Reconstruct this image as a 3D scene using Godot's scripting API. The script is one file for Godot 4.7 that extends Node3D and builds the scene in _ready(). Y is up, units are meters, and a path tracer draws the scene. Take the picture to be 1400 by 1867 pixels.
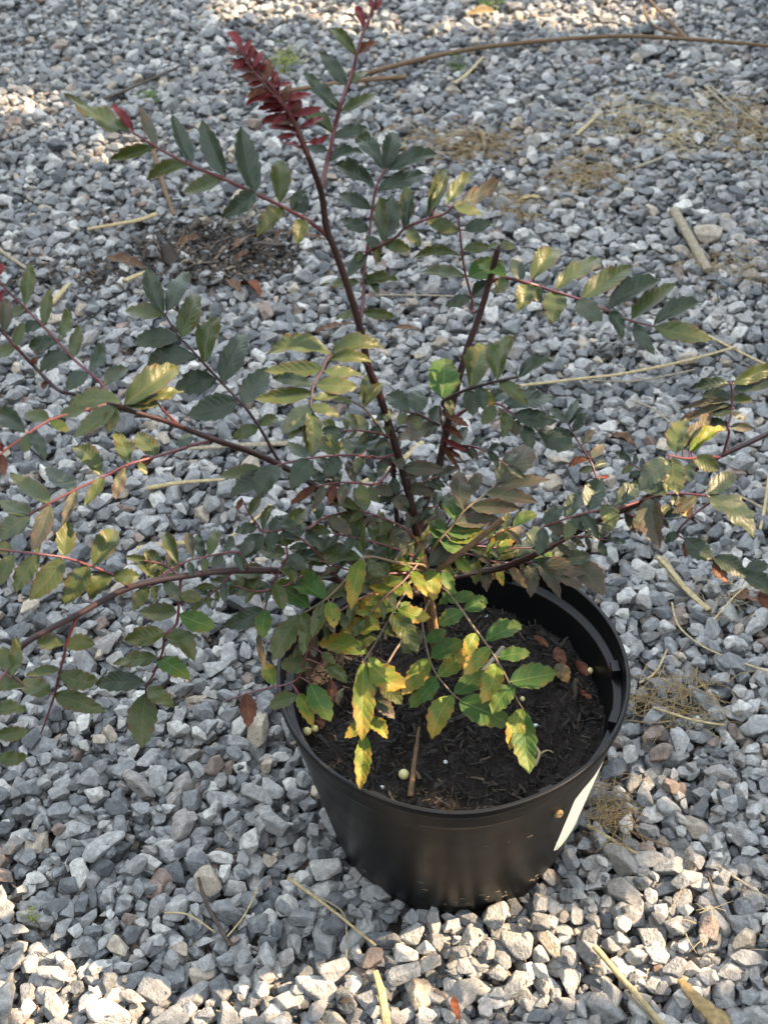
extends Node3D
# A young shrub in a black nursery pot on grey limestone gravel, in dappled low sun.
# Pixel positions (1400 x 1867) give directions; distances come from the ground, the pot and the plant's own spread.

const EYE := Vector3(0, 0.9591, 0)
const FOCAL := 2592.0
const POT := Vector3(0.0476, 0.0, -0.75)
const POT_H := 0.178
const SOIL_Y := 0.128
var cam_r: Vector3
var cam_u: Vector3
var cam_f: Vector3
var sun_to: Vector3
var rng := RandomNumberGenerator.new()
var used := {}
var lit: Array = []          # [point, radius]: where the photograph shows direct sun
var mats := {}
var leaf_meshes: Array = []
var top_y := PackedFloat32Array()
const GX0 := -1.5
const GZ0 := -3.4
const CELL := 0.005
const GW := 600
const GH := 636

# ---------------------------------------------------------------- helpers
func rnd(a: float, b: float) -> float:
	return rng.randf_range(a, b)

func ray(px: float, py: float) -> Vector3:
	return ((px - 700.0) / FOCAL * cam_r - (py - 933.5) / FOCAL * cam_u + cam_f)

func px3(px: float, py: float, off: float) -> Vector3:      # on the upright plane through the pot's axis, off metres nearer
	var v := ray(px, py)
	return EYE + v * ((POT.z + off) / v.z)

func pg(px: float, py: float, y := 0.0) -> Vector3:          # on a level plane
	var v := ray(px, py)
	return EYE + v * ((y - EYE.y) / v.y)

func to_px(p: Vector3) -> Vector3:
	var q := p - EYE
	var z := q.dot(cam_f)
	return Vector3(700.0 + FOCAL * q.dot(cam_r) / z, 933.5 - FOCAL * q.dot(cam_u) / z, z)

func numbered(n: String) -> String:
	used[n] = used.get(n, -1) + 1
	return n if used[n] == 0 else "%s_%03d" % [n, used[n]]

func tag(o: Node, label: String, category: String, group := "") -> void:
	o.set_meta("label", label)
	o.set_meta("category", category)
	if group != "":
		o.set_meta("group", group)

func put(mesh: Mesh, called: String, mat: Material, parent: Node = null) -> MeshInstance3D:
	var o := MeshInstance3D.new()
	o.mesh = mesh
	if mat:
		o.material_override = mat
	if parent == null:
		o.name = numbered(called)
		add_child(o)
	else:
		o.name = called
		parent.add_child(o, true)
	return o

func base(called: String, at := Vector3.ZERO) -> Node3D:
	var o := Node3D.new()
	o.name = numbered(called)
	add_child(o)
	o.position = at
	return o

func arrays(v: PackedVector3Array, n: PackedVector3Array, i: PackedInt32Array, uv := PackedVector2Array(), col := PackedColorArray()) -> ArrayMesh:
	var a := []
	a.resize(Mesh.ARRAY_MAX)
	a[Mesh.ARRAY_VERTEX] = v
	a[Mesh.ARRAY_NORMAL] = n
	a[Mesh.ARRAY_INDEX] = i
	if uv.size():
		a[Mesh.ARRAY_TEX_UV] = uv
	if col.size():
		a[Mesh.ARRAY_COLOR] = col
	var m := ArrayMesh.new()
	m.add_surface_from_arrays(Mesh.PRIMITIVE_TRIANGLES, a)
	return m

func smooth_normals(v: PackedVector3Array, idx: PackedInt32Array) -> PackedVector3Array:
	var n := PackedVector3Array()
	n.resize(v.size())
	for k in range(0, idx.size(), 3):
		var a := idx[k]; var b := idx[k + 1]; var c := idx[k + 2]
		var f := (v[c] - v[a]).cross(v[b] - v[a])
		n[a] += f; n[b] += f; n[c] += f
	for k in n.size():
		n[k] = n[k].normalized()
	return n

class Bag:                                   # collects shapes of one part
	var v := PackedVector3Array()
	var n := PackedVector3Array()
	var i := PackedInt32Array()
	var uv := PackedVector2Array()
	var c := PackedColorArray()

func spline(p: Array, per := 5) -> PackedVector3Array:
	var out := PackedVector3Array()
	for k in p.size() - 1:
		var a: Vector3 = p[max(k - 1, 0)]; var b: Vector3 = p[k]; var c: Vector3 = p[k + 1]; var d: Vector3 = p[min(k + 2, p.size() - 1)]
		for s in per:
			out.append(b.cubic_interpolate(c, a, d, float(s) / per))
	out.append(p[p.size() - 1])
	return out

func tube(bag: Bag, pts: PackedVector3Array, r0: float, r1: float, sides := 7, flat := 1.0, rough := 0.0, col := Color.WHITE) -> void:
	var n := pts.size()
	var first := bag.v.size()
	var side := Vector3.UP
	for k in n:
		var t := (pts[min(k + 1, n - 1)] - pts[max(k - 1, 0)]).normalized()
		if k == 0:
			side = t.cross(Vector3.UP)
			if side.length() < 0.1:
				side = t.cross(Vector3.RIGHT)
		side = (side - t * side.dot(t)).normalized()
		var up := side.cross(t)
		var f := float(k) / (n - 1)
		var r: float = lerp(r0, r1, f)
		for s in sides:
			var an := TAU * s / sides
			var rr := r * (1.0 + rough * rng.randf_range(-1, 1))
			var dir := side * cos(an) + up * sin(an) * flat
			bag.v.append(pts[k] + dir * rr)
			bag.n.append((side * cos(an) + up * sin(an) / flat).normalized())
			bag.uv.append(Vector2(float(s) / sides, f * n * 0.2))
			bag.c.append(col)
	for k in n - 1:
		for s in sides:
			var a := first + k * sides + s
			var b := first + k * sides + (s + 1) % sides
			bag.i.append_array([a, b, a + sides, b, b + sides, a + sides])
	for e in [0, n - 1]:
		var cap := bag.v.size()
		bag.v.append(pts[e])
		var t: Vector3 = (pts[0] - pts[1]).normalized() if e == 0 else (pts[n - 1] - pts[n - 2]).normalized()
		bag.n.append(t); bag.uv.append(Vector2.ZERO); bag.c.append(col)
		for s in sides:
			var a: int = first + e * sides + s
			var b: int = first + e * sides + (s + 1) % sides
			bag.i.append_array([cap, b, a] if e == 0 else [cap, a, b])

func bag_mesh(b: Bag, colours := false) -> ArrayMesh:
	return arrays(b.v, b.n, b.i, b.uv, b.c if colours else PackedColorArray())

func mat(albedo: Color, rough := 0.7, spec := 0.5) -> StandardMaterial3D:      # albedo given linear
	var m := StandardMaterial3D.new()
	m.albedo_color = albedo.linear_to_srgb()
	m.roughness = rough
	m.metallic_specular = spec
	return m

func noise_tex(size: int, freq: float, seed_: int, lo: Color, hi: Color, oct := 4, kind := FastNoiseLite.TYPE_SIMPLEX_SMOOTH, mid := 0.5) -> ImageTexture:
	var f := FastNoiseLite.new()
	f.seed = seed_
	f.noise_type = kind
	f.frequency = freq
	f.fractal_octaves = oct
	var im := f.get_seamless_image(size, size)
	im.convert(Image.FORMAT_RGB8)
	for y in size:
		for x in size:
			var t: float = clamp(im.get_pixel(x, y).r + (0.5 - mid), 0.0, 1.0)
			im.set_pixel(x, y, lo.lerp(hi, t))
	return ImageTexture.create_from_image(im)

func triplanar(m: StandardMaterial3D, scale: float, world := true) -> void:
	m.uv1_triplanar = true
	m.uv1_world_triplanar = world
	m.uv1_scale = Vector3.ONE * scale

# ---------------------------------------------------------------- ready
func _ready() -> void:
	rng.seed = 20417
	# camera
	var pitch := deg_to_rad(40.02)
	var roll := deg_to_rad(-2.01)
	cam_f = Vector3(0, -sin(pitch), -cos(pitch))
	var u0 := Vector3(0, cos(pitch), -sin(pitch))
	cam_r = Vector3.RIGHT * cos(roll) + u0 * sin(roll)
	cam_u = u0 * cos(roll) - Vector3.RIGHT * sin(roll)
	var cam := Camera3D.new()
	cam.name = "camera"
	cam.transform = Transform3D(Basis(cam_r, cam_u, -cam_f), EYE)
	cam.fov = rad_to_deg(2.0 * atan(933.5 / FOCAL))
	cam.near = 0.02
	cam.far = 400.0
	var lens := CameraAttributesPhysical.new()
	lens.frustum_focal_length = 12.0 * FOCAL / 933.5
	lens.exposure_aperture = lens.frustum_focal_length / 3.6
	lens.frustum_focus_distance = 1.13
	cam.attributes = lens
	add_child(cam)
	cam.current = true
	# sky
	var sky_m := ProceduralSkyMaterial.new()
	sky_m.sky_top_color = Color(0.715, 0.748, 0.785)
	sky_m.sky_horizon_color = Color(0.66, 0.70, 0.74)
	sky_m.sky_curve = 0.12
	sky_m.ground_bottom_color = Color(0.35, 0.34, 0.32)
	sky_m.ground_horizon_color = Color(0.6, 0.62, 0.64)
	sky_m.sky_energy_multiplier = 1.0
	var sky := Sky.new()
	sky.sky_material = sky_m
	var env := Environment.new()
	env.background_mode = Environment.BG_SKY
	env.sky = sky
	env.background_energy_multiplier = 1.0
	env.tonemap_mode = Environment.TONE_MAPPER_LINEAR
	env.tonemap_exposure = 6.2
	env.sdfgi_enabled = true
	env.ssao_enabled = true
	env.ssil_enabled = true
	var we := WorldEnvironment.new()
	we.name = "environment"
	we.environment = env
	add_child(we)
	# sun: from the right, a little behind the plant
	var el := deg_to_rad(40.0)
	sun_to = Vector3(cos(el) * 0.993, sin(el), -cos(el) * 0.12).normalized()
	var sun := DirectionalLight3D.new()
	sun.name = "sun"
	sun.light_color = Color(1.0, 0.87, 0.71)
	sun.light_energy = 1.25
	sun.light_angular_distance = 0.55
	sun.shadow_enabled = true
	add_child(sun)
	sun.look_at_from_position(sun_to * 20.0, Vector3.ZERO, Vector3.UP)
	materials()
	make_leaf_meshes()
	gravel()
	pot()
	potting_mix()
	shrub()
	litter()
	trees()
	hedge(Vector3(-2.3, 0, -4.2), Vector3(-2.3, 0, 1.9), 1.9, "dense green hedge added out of view to block low sky, facing the shade trees")
	hedge(Vector3(-1.6, 0, 1.9), Vector3(2.6, 0, 1.9), 2.1, "dense green hedge added behind the camera to block low sky")

# ---------------------------------------------------------------- materials
func leaf_image(kind: String) -> ImageTexture:
	# blade (base side), blade (tip side), margin colour, vein colour; all as they look on the leaf, sRGB
	var P := {
		"d": [Color8(39, 51, 38), Color8(48, 56, 39), Color8(58, 54, 40), Color8(72, 60, 48)],
		"o": [Color8(52, 62, 29), Color8(63, 68, 33), Color8(76, 56, 33), Color8(86, 76, 48)],
		"b": [Color8(58, 62, 48), Color8(74, 64, 53), Color8(84, 60, 46), Color8(98, 84, 66)],
		"g": [Color8(50, 76, 34), Color8(72, 86, 36), Color8(98, 78, 36), Color8(104, 114, 70)],
		"y": [Color8(76, 92, 34), Color8(128, 108, 46), Color8(132, 76, 38), Color8(128, 130, 78)],
		"r": [Color8(76, 20, 24), Color8(90, 27, 27), Color8(88, 36, 28), Color8(104, 42, 40)],
		"k": [Color8(60, 58, 44), Color8(142, 108, 66), Color8(140, 88, 46), Color8(104, 84, 60)],
		"w": [Color8(68, 38, 26), Color8(90, 56, 36), Color8(58, 36, 27), Color8(96, 68, 48)]}
	var c: Array = P[kind]
	var f := FastNoiseLite.new()
	f.seed = 11 + kind.unicode_at(0)
	f.frequency = 0.018
	f.fractal_octaves = 4
	var fine := FastNoiseLite.new()
	fine.seed = 5 + kind.unicode_at(0)
	fine.frequency = 0.3
	var W := 160
	var H := 96
	var im := Image.create(W, H, false, Image.FORMAT_RGB8)
	for y in H:
		var v := (y + 0.5) / H * 2.0 - 1.0
		for x in W:
			var t := (x + 0.5) / W
			var n := f.get_noise_2d(x, y)
			var col: Color = c[0].lerp(c[1], smoothstep(0.25, 0.95, t + n * 0.5))
			col = col.lerp(c[2], smoothstep(0.66, 1.05, absf(v) * 0.9 + n * 0.35 + t * 0.12) * 0.65)
			var lateral := absf(fposmod(t * 8.0 - absf(v) * 1.7, 1.0) - 0.5)
			col = col.lerp(c[3], (1.0 - smoothstep(0.0, 0.075, 0.5 - lateral)) * 0.20 * (1.0 - absf(v) * 0.6))
			col = col.lerp(c[3], (1.0 - smoothstep(0.015, 0.065, absf(v))) * 0.6)
			var g := 1.0 + fine.get_noise_2d(x, y) * 0.13
			if fine.get_noise_2d(x * 0.4 + 300.0, y * 0.4) > 0.40:
				col = col.lerp(c[2].darkened(0.5), 0.6)
			im.set_pixel(x, y, Color(col.r * g, col.g * g, col.b * g))
	return ImageTexture.create_from_image(im)

func leaf_relief() -> ImageTexture:          # blade quilted between the side veins
	var W := 160
	var H := 96
	var f := FastNoiseLite.new()
	f.seed = 3
	f.frequency = 0.09
	var im := Image.create(W, H, false, Image.FORMAT_L8)
	for y in H:
		var v := (y + 0.5) / H * 2.0 - 1.0
		for x in W:
			var t := (x + 0.5) / W
			var q := absf(fposmod(t * 8.0 - absf(v) * 1.7, 1.0) - 0.5) * 2.0
			var h := 0.35 + 0.5 * (1.0 - pow(q, 2.2)) * smoothstep(0.0, 0.3, absf(v)) + f.get_noise_2d(x, y) * 0.16
			im.set_pixel(x, y, Color(h, h, h))
	im.bump_map_to_normal_map(3.0)
	return ImageTexture.create_from_image(im)

func stone_grain() -> ImageTexture:          # mottled limestone: soft patches, fine grain, pale scuffs, dark specks
	var f := FastNoiseLite.new()
	f.seed = 21
	f.frequency = 0.012
	f.fractal_octaves = 5
	var S := 768
	var a := f.get_seamless_image(S, S)
	f.seed = 24
	f.frequency = 0.085
	f.fractal_octaves = 3
	var b := f.get_seamless_image(S, S)
	f.seed = 25
	f.frequency = 0.02
	f.fractal_type = FastNoiseLite.FRACTAL_RIDGED
	f.fractal_octaves = 4
	var c := f.get_seamless_image(S, S)
	var im := Image.create(S, S, false, Image.FORMAT_RGB8)
	for y in S:
		for x in S:
			var t := a.get_pixel(x, y).r
			var g := b.get_pixel(x, y).r
			var v := 0.56 + 0.30 * t + 0.26 * (g - 0.5)
			v += 0.20 * smoothstep(0.80, 0.97, c.get_pixel(x, y).r)
			v -= 0.25 * smoothstep(0.76, 0.88, g)
			im.set_pixel(x, y, Color(clampf(v, 0, 1), clampf(v, 0, 1), clampf(v * 0.99 + 0.005, 0, 1)))
	return ImageTexture.create_from_image(im)

func materials() -> void:
	var relief := leaf_relief()
	for k in ["d", "o", "b", "g", "y", "r", "k", "w"]:
		var m := StandardMaterial3D.new()
		m.albedo_texture = leaf_image(k)
		m.roughness = 0.42 if k in ["d", "o", "r"] else 0.5
		m.metallic_specular = 0.34 if k in ["d", "o"] else 0.28
		m.normal_enabled = true
		m.normal_texture = relief
		m.normal_scale = 0.4
		m.cull_mode = BaseMaterial3D.CULL_DISABLED
		m.backlight_enabled = true
		m.backlight = Color(0.5, 0.55, 0.14) if k in ["g", "y"] else Color(0.28, 0.34, 0.08) if k in ["o", "d"] else Color(0.3, 0.14, 0.08)
		mats[k] = m
	# stone: grain and fine pits
	var grain := stone_grain()
	var pits := noise_tex(512, 0.045, 22, Color(0, 0, 0), Color(1, 1, 1), 5)
	mats.stones = []
	var tints := [Color(0.255, 0.255, 0.252), Color(0.205, 0.210, 0.215), Color(0.130, 0.136, 0.143), Color(0.33, 0.328, 0.320), Color(0.45, 0.435, 0.41), Color(0.36, 0.31, 0.25), Color(0.23, 0.18, 0.155), Color(0.285, 0.268, 0.252)]
	mats.tints = tints
	mats.tint_share = [0.25, 0.46, 0.60, 0.77, 0.86, 0.90, 0.92, 1.0]
	for k in tints.size() + 1:
		var m := StandardMaterial3D.new()
		if k < tints.size():
			m.albedo_color = (tints[k] * 1.62).linear_to_srgb()
		else:
			m.vertex_color_use_as_albedo = true
		m.albedo_texture = grain
		m.heightmap_enabled = true
		m.heightmap_texture = pits
		m.heightmap_scale = 0.10
		m.roughness = 0.85
		m.metallic_specular = 0.35
		triplanar(m, 14.0)
		mats.stones.append(m)
	mats.loose = mats.stones[tints.size()]
	# pot
	var p := mat(Color(0.005, 0.0051, 0.0054), 0.44, 0.32)
	p.roughness_texture = noise_tex(256, 0.02, 31, Color(0.72, 0.72, 0.72), Color(1, 1, 1), 5)
	p.heightmap_enabled = true
	p.heightmap_texture = noise_tex(256, 0.06, 32, Color(0, 0, 0), Color(1, 1, 1), 3)
	p.heightmap_scale = 0.004
	triplanar(p, 6.0, false)
	mats.pot = p
	mats.sticker = mat(Color(0.42, 0.445, 0.45), 0.4)
	mats.print_green = mat(Color(0.30, 0.50, 0.42), 0.4)
	mats.print_grey = mat(Color(0.25, 0.27, 0.27), 0.4)
	# wood, bark
	var bark := StandardMaterial3D.new()
	bark.albedo_texture = noise_tex(256, 0.03, 41, Color8(24, 12, 14), Color8(54, 22, 23), 4)
	bark.roughness = 0.38
	triplanar(bark, 30.0)
	mats.red_bark = bark
	var dark := StandardMaterial3D.new()
	dark.albedo_texture = noise_tex(256, 0.03, 42, Color8(28, 13, 15), Color8(52, 24, 25), 4)
	dark.roughness = 0.6
	triplanar(dark, 30.0)
	mats.dark_bark = dark
	var tan_ := StandardMaterial3D.new()
	tan_.albedo_texture = noise_tex(256, 0.04, 43, Color8(84, 58, 38), Color8(178, 140, 96), 5)
	tan_.roughness = 0.8
	triplanar(tan_, 40.0)
	mats.tan_bark = tan_
	mats.pale_rachis = mat(Color(0.12, 0.085, 0.048), 0.55)
	mats.red_rachis = mat(Color(0.085, 0.022, 0.025), 0.4)
	mats.salmon = mat(Color(0.33, 0.09, 0.06), 0.45)
	mats.cut_wood = mat(Color(0.55, 0.42, 0.28), 0.8)
	for a in [["straw", Color8(120, 104, 74), Color8(178, 164, 128)], ["grey_straw", Color8(98, 90, 76), Color8(150, 140, 120)], ["brown_stick", Color8(66, 50, 36), Color8(118, 96, 70)], ["dark_twig", Color8(46, 40, 36), Color8(84, 74, 64)], ["gold_straw", Color8(98, 82, 56), Color8(152, 130, 92)], ["dead_leaf", Color8(58, 42, 32), Color8(112, 86, 66)], ["rust_leaf", Color8(78, 42, 28), Color8(116, 68, 42)], ["moss", Color8(84, 94, 34), Color8(128, 134, 64)], ["weed", Color8(54, 76, 30), Color8(88, 108, 46)], ["soil", Color8(16, 12, 10), Color8(38, 29, 23)]]:
		var m := StandardMaterial3D.new()
		m.albedo_texture = noise_tex(128, 0.05, 51 + a[0].length() * 7, a[1], a[2], 4)
		m.roughness = 0.8
		m.metallic_specular = 0.35
		m.cull_mode = BaseMaterial3D.CULL_DISABLED
		triplanar(m, 25.0)
		mats[a[0]] = m
	var mc := StandardMaterial3D.new()
	mc.vertex_color_use_as_albedo = true
	mc.albedo_texture = noise_tex(128, 0.06, 77, Color(0.6, 0.6, 0.6), Color(1, 1, 1), 4)
	mc.roughness = 0.85
	mc.cull_mode = BaseMaterial3D.CULL_DISABLED
	triplanar(mc, 40.0)
	mats.tinted = mc

# ---------------------------------------------------------------- leaflets: unit blade along +x, face +y, width 1 in z
func make_leaf_meshes() -> void:
	for variant in 14:
		var rows := 13
		var v := PackedVector3Array()
		var uv := PackedVector2Array()
		var idx := PackedInt32Array()
		var fold: float = [0.16, 0.26, 0.10, 0.34, 0.05, 0.22, 0.18, 0.30, 0.5, 0.12, 0.4, 0.2, 0.08, 0.28][variant]
		var droop: float = [0.12, -0.05, 0.20, 0.10, 0.28, 0.02, -0.12, 0.35, 0.2, -0.2, 0.4, 0.15, 0.3, -0.1][variant]
		var bend: float = [0.05, -0.06, 0.08, -0.09, 0.0, 0.05, -0.04, 0.10, -0.14, 0.16, 0.04, -0.12, 0.18, -0.02][variant]
		var twist: float = [0.1, -0.2, 0.35, -0.3, 0.15, 0.5, -0.45, 0.0, 0.6, -0.6, 0.3, -0.1, 0.7, -0.5][variant]
		var blunt: float = [0.82, 0.75, 0.9, 0.82, 0.7, 0.95, 0.8, 0.88, 0.76, 0.92, 0.84, 0.7, 0.98, 0.8][variant]
		var wave: float = [0.020, 0.012, 0.030, 0.016, 0.034, 0.022, 0.010, 0.026, 0.04, 0.05, 0.02, 0.045, 0.03, 0.015][variant]
		for r in rows:
			var t := float(r) / (rows - 1)
			var w := pow(sin(PI * pow(t * 0.965 + 0.012, blunt)), 0.85) * 0.5
			var tooth := 0.0
			if r > 2 and r < rows - 1:
				tooth = 0.050 if r % 2 == 0 else -0.032
			w = maxf(w + tooth * (0.4 + w), 0.012)
			if r == rows - 1:
				w = 0.004
			var lean := bend * sin(PI * t)
			for k in 5:
				var s: float = [-1.0, -0.52, 0.0, 0.52, 1.0][k]
				var jag := 0.025 if absf(s) == 1.0 and r % 2 == 0 and r > 2 and r < rows - 1 else 0.0
				var y := fold * absf(s) * w + droop * 1.6 * (t - t * t) + wave * sin(t * 17.0 + s * 2.2 + variant) * absf(s)
				if absf(s) == 1.0:
					y -= fold * w * 0.25
				var tw := twist * (t - 0.3)
				v.append(Vector3(t + jag, y * cos(tw) + s * w * sin(tw) * 0.5, s * w * cos(tw) + lean))
				uv.append(Vector2(t, s * 0.5 * clampf(w * 2.2, 0.25, 1.0) + 0.5))
		for r in rows - 1:
			for k in 4:
				var a := r * 5 + k
				idx.append_array([a, a + 5, a + 1, a + 1, a + 5, a + 6])
		leaf_meshes.append(arrays(v, smooth_normals(v, idx), idx, uv))

var waiting: Array = []

# one leaflet: base point, tip pixel, apparent width in pixels (0: natural), kind
func leaflet(parent: Node3D, b: Vector3, tx: float, ty: float, w: float, kind: String, called := "leaflet") -> void:
	var sunny := kind == kind.to_upper()
	kind = kind.to_lower()
	var depth := (b - EYE).dot(cam_f)
	var flat := EYE + ray(tx, ty) * depth
	var level := pg(tx, ty, b.y - 0.004)
	var tip := flat
	if (level - b).length() < (flat - b).length() * 2.2:
		tip = flat.lerp(level, 0.55)
	else:
		var away := signf((level - EYE).dot(cam_f) - depth)
		tip = EYE + ray(tx, ty) * (depth + away * (flat - b).length() * 0.35)
	var x := tip - b
	var L := maxf(x.length(), 0.008)
	x = x / L
	var view := (EYE - b).normalized()
	var n := Vector3.UP * 0.55 + view * 0.6 + Vector3(rnd(-1, 1), rnd(-1, 1), rnd(-1, 1)) * 0.30
	if sunny:
		n += sun_to * 0.35
	n = (n - x * n.dot(x)).normalized()
	var z := x.cross(n)
	var W := L * rnd(0.36, 0.46)
	if w > 0.0:
		var seen := z - view * z.dot(view)
		W = minf(w / FOCAL * depth / maxf(seen.length(), 0.55) * 1.02, L * 0.66)
	if kind == "r":
		W = minf(W * 1.1, L * 0.34)
	if kind in ["g", "y"]:
		W = minf(W * 1.14, L * 0.62)
		L *= 1.05
	waiting.append([parent, Transform3D(Basis(x * L * 1.04, n * L, z * W), b), rng.randi_range(0, 13), kind, L * W / (depth * depth)])
	if sunny:
		lit.append([b + x * L * 0.55, L * 0.44])

# the 300 leaflets that show largest are parts of their own; the small rest is one part
func hang_leaflets() -> void:
	waiting.sort_custom(func(p, q): return p[4] > q[4])
	var bags := {}
	for k in waiting.size():
		var w: Array = waiting[k]
		if k < 300:
			var o := put(leaf_meshes[w[2]], "leaflet", mats[w[3]], w[0])
			o.transform = w[0].global_transform.affine_inverse() * w[1]
			continue
		if not bags.has(w[3]):
			bags[w[3]] = Bag.new()
		var bag: Bag = bags[w[3]]
		var a: Array = leaf_meshes[w[2]].surface_get_arrays(0)
		var first := bag.v.size()
		var t: Transform3D = w[1]
		t.origin -= plant.position
		bag.v.append_array(t * (a[Mesh.ARRAY_VERTEX] as PackedVector3Array))
		var nb := t.basis.inverse().transposed()
		for n in (a[Mesh.ARRAY_NORMAL] as PackedVector3Array):
			bag.n.append((nb * n).normalized())
		bag.uv.append_array(a[Mesh.ARRAY_TEX_UV])
		for i in (a[Mesh.ARRAY_INDEX] as PackedInt32Array):
			bag.i.append(first + i)
	var m := ArrayMesh.new()
	for kind in bags:
		var a := []
		a.resize(Mesh.ARRAY_MAX)
		a[Mesh.ARRAY_VERTEX] = bags[kind].v
		a[Mesh.ARRAY_NORMAL] = bags[kind].n
		a[Mesh.ARRAY_TEX_UV] = bags[kind].uv
		a[Mesh.ARRAY_INDEX] = bags[kind].i
		m.add_surface_from_arrays(Mesh.PRIMITIVE_TRIANGLES, a)
		m.surface_set_material(m.get_surface_count() - 1, mats[kind])
	var rest := put(m, "small_leaflets", null, plant)
	rest.set_meta("kind", "stuff")
	print("leaflets ", waiting.size())

# ---------------------------------------------------------------- gravel
func ico(level: int) -> Array:
	var g := (1.0 + sqrt(5.0)) / 2.0
	var v := PackedVector3Array()
	for p in [[-1, g, 0], [1, g, 0], [-1, -g, 0], [1, -g, 0], [0, -1, g], [0, 1, g], [0, -1, -g], [0, 1, -g], [g, 0, -1], [g, 0, 1], [-g, 0, -1], [-g, 0, 1]]:
		v.append(Vector3(p[0], p[1], p[2]).normalized())
	var f := PackedInt32Array([0, 11, 5, 0, 5, 1, 0, 1, 7, 0, 7, 10, 0, 10, 11, 1, 5, 9, 5, 11, 4, 11, 10, 2, 10, 7, 6, 7, 1, 8, 3, 9, 4, 3, 4, 2, 3, 2, 6, 3, 6, 8, 3, 8, 9, 4, 9, 5, 2, 4, 11, 6, 2, 10, 8, 6, 7, 9, 8, 1])
	for l in level:
		var mid := {}
		var nf := PackedInt32Array()
		for k in range(0, f.size(), 3):
			var m := []
			for e in 3:
				var a := f[k + e]; var b := f[k + (e + 1) % 3]
				var key := Vector2i(mini(a, b), maxi(a, b))
				if not mid.has(key):
					mid[key] = v.size()
					v.append(((v[a] + v[b]) / 2.0).normalized())
				m.append(mid[key])
			nf.append_array([f[k], m[0], m[2], f[k + 1], m[1], m[0], f[k + 2], m[2], m[1], m[0], m[1], m[2]])
		f = nf
	return [v, f]

func stone_mesh(seed_: int, level: int, planes: int) -> ArrayMesh:
	var r2 := RandomNumberGenerator.new()
	r2.seed = seed_
	var s := ico(level)
	var v: PackedVector3Array = s[0]
	var f: PackedInt32Array = s[1]
	var pn := []
	for k in planes:
		var d := Vector3.ZERO
		for t in 12:
			d = Vector3(r2.randfn(), r2.randfn(), r2.randfn()).normalized()
			var ok := true
			for q in pn:
				if q[0].dot(d) > 0.72:
					ok = false
			if ok:
				break
		pn.append([d, r2.randf_range(0.50, 0.82)])
	var nz := FastNoiseLite.new()
	nz.seed = seed_
	nz.frequency = 0.9
	for k in v.size():
		var d := v[k]
		var r := 1.08
		for q in pn:
			var c: float = d.dot(q[0])
			if c > 0.05:
				r = minf(r, q[1] / c)
		v[k] = d * (r + nz.get_noise_3dv(d * 2.0) * 0.03)
	for k in range(0, f.size(), 3):
		var t := f[k + 1]; f[k + 1] = f[k + 2]; f[k + 2] = t
	var sn := smooth_normals(v, f)
	var vv := PackedVector3Array()
	var nn := PackedVector3Array()
	var ii := PackedInt32Array()
	for k in range(0, f.size(), 3):
		var fn := (v[f[k + 2]] - v[f[k]]).cross(v[f[k + 1]] - v[f[k]]).normalized()
		for e in 3:
			vv.append(v[f[k + e]])
			nn.append((fn * 1.0 + sn[f[k + e]]).normalized())
			ii.append(k + e)
	return arrays(vv, nn, ii)

func thin_patch(px: float, py: float) -> float:      # where earth and leaf litter show between the stones
	var a := Vector2((px - 400.0) / 165.0, (py - 460.0) / 66.0).length()
	var b := Vector2((px - 60.0) / 200.0, (py - 505.0) / 45.0).length()
	var c := Vector2((px - 1130.0) / 120.0, (py - 640.0) / 35.0).length()
	var d := Vector2((px - 830.0) / 210.0, (py - 285.0) / 55.0).length()
	return clampf(1.12 - minf(minf(a, b + 0.1), minf(c + 0.45, d + 0.45)), 0.0, 1.0)

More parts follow.
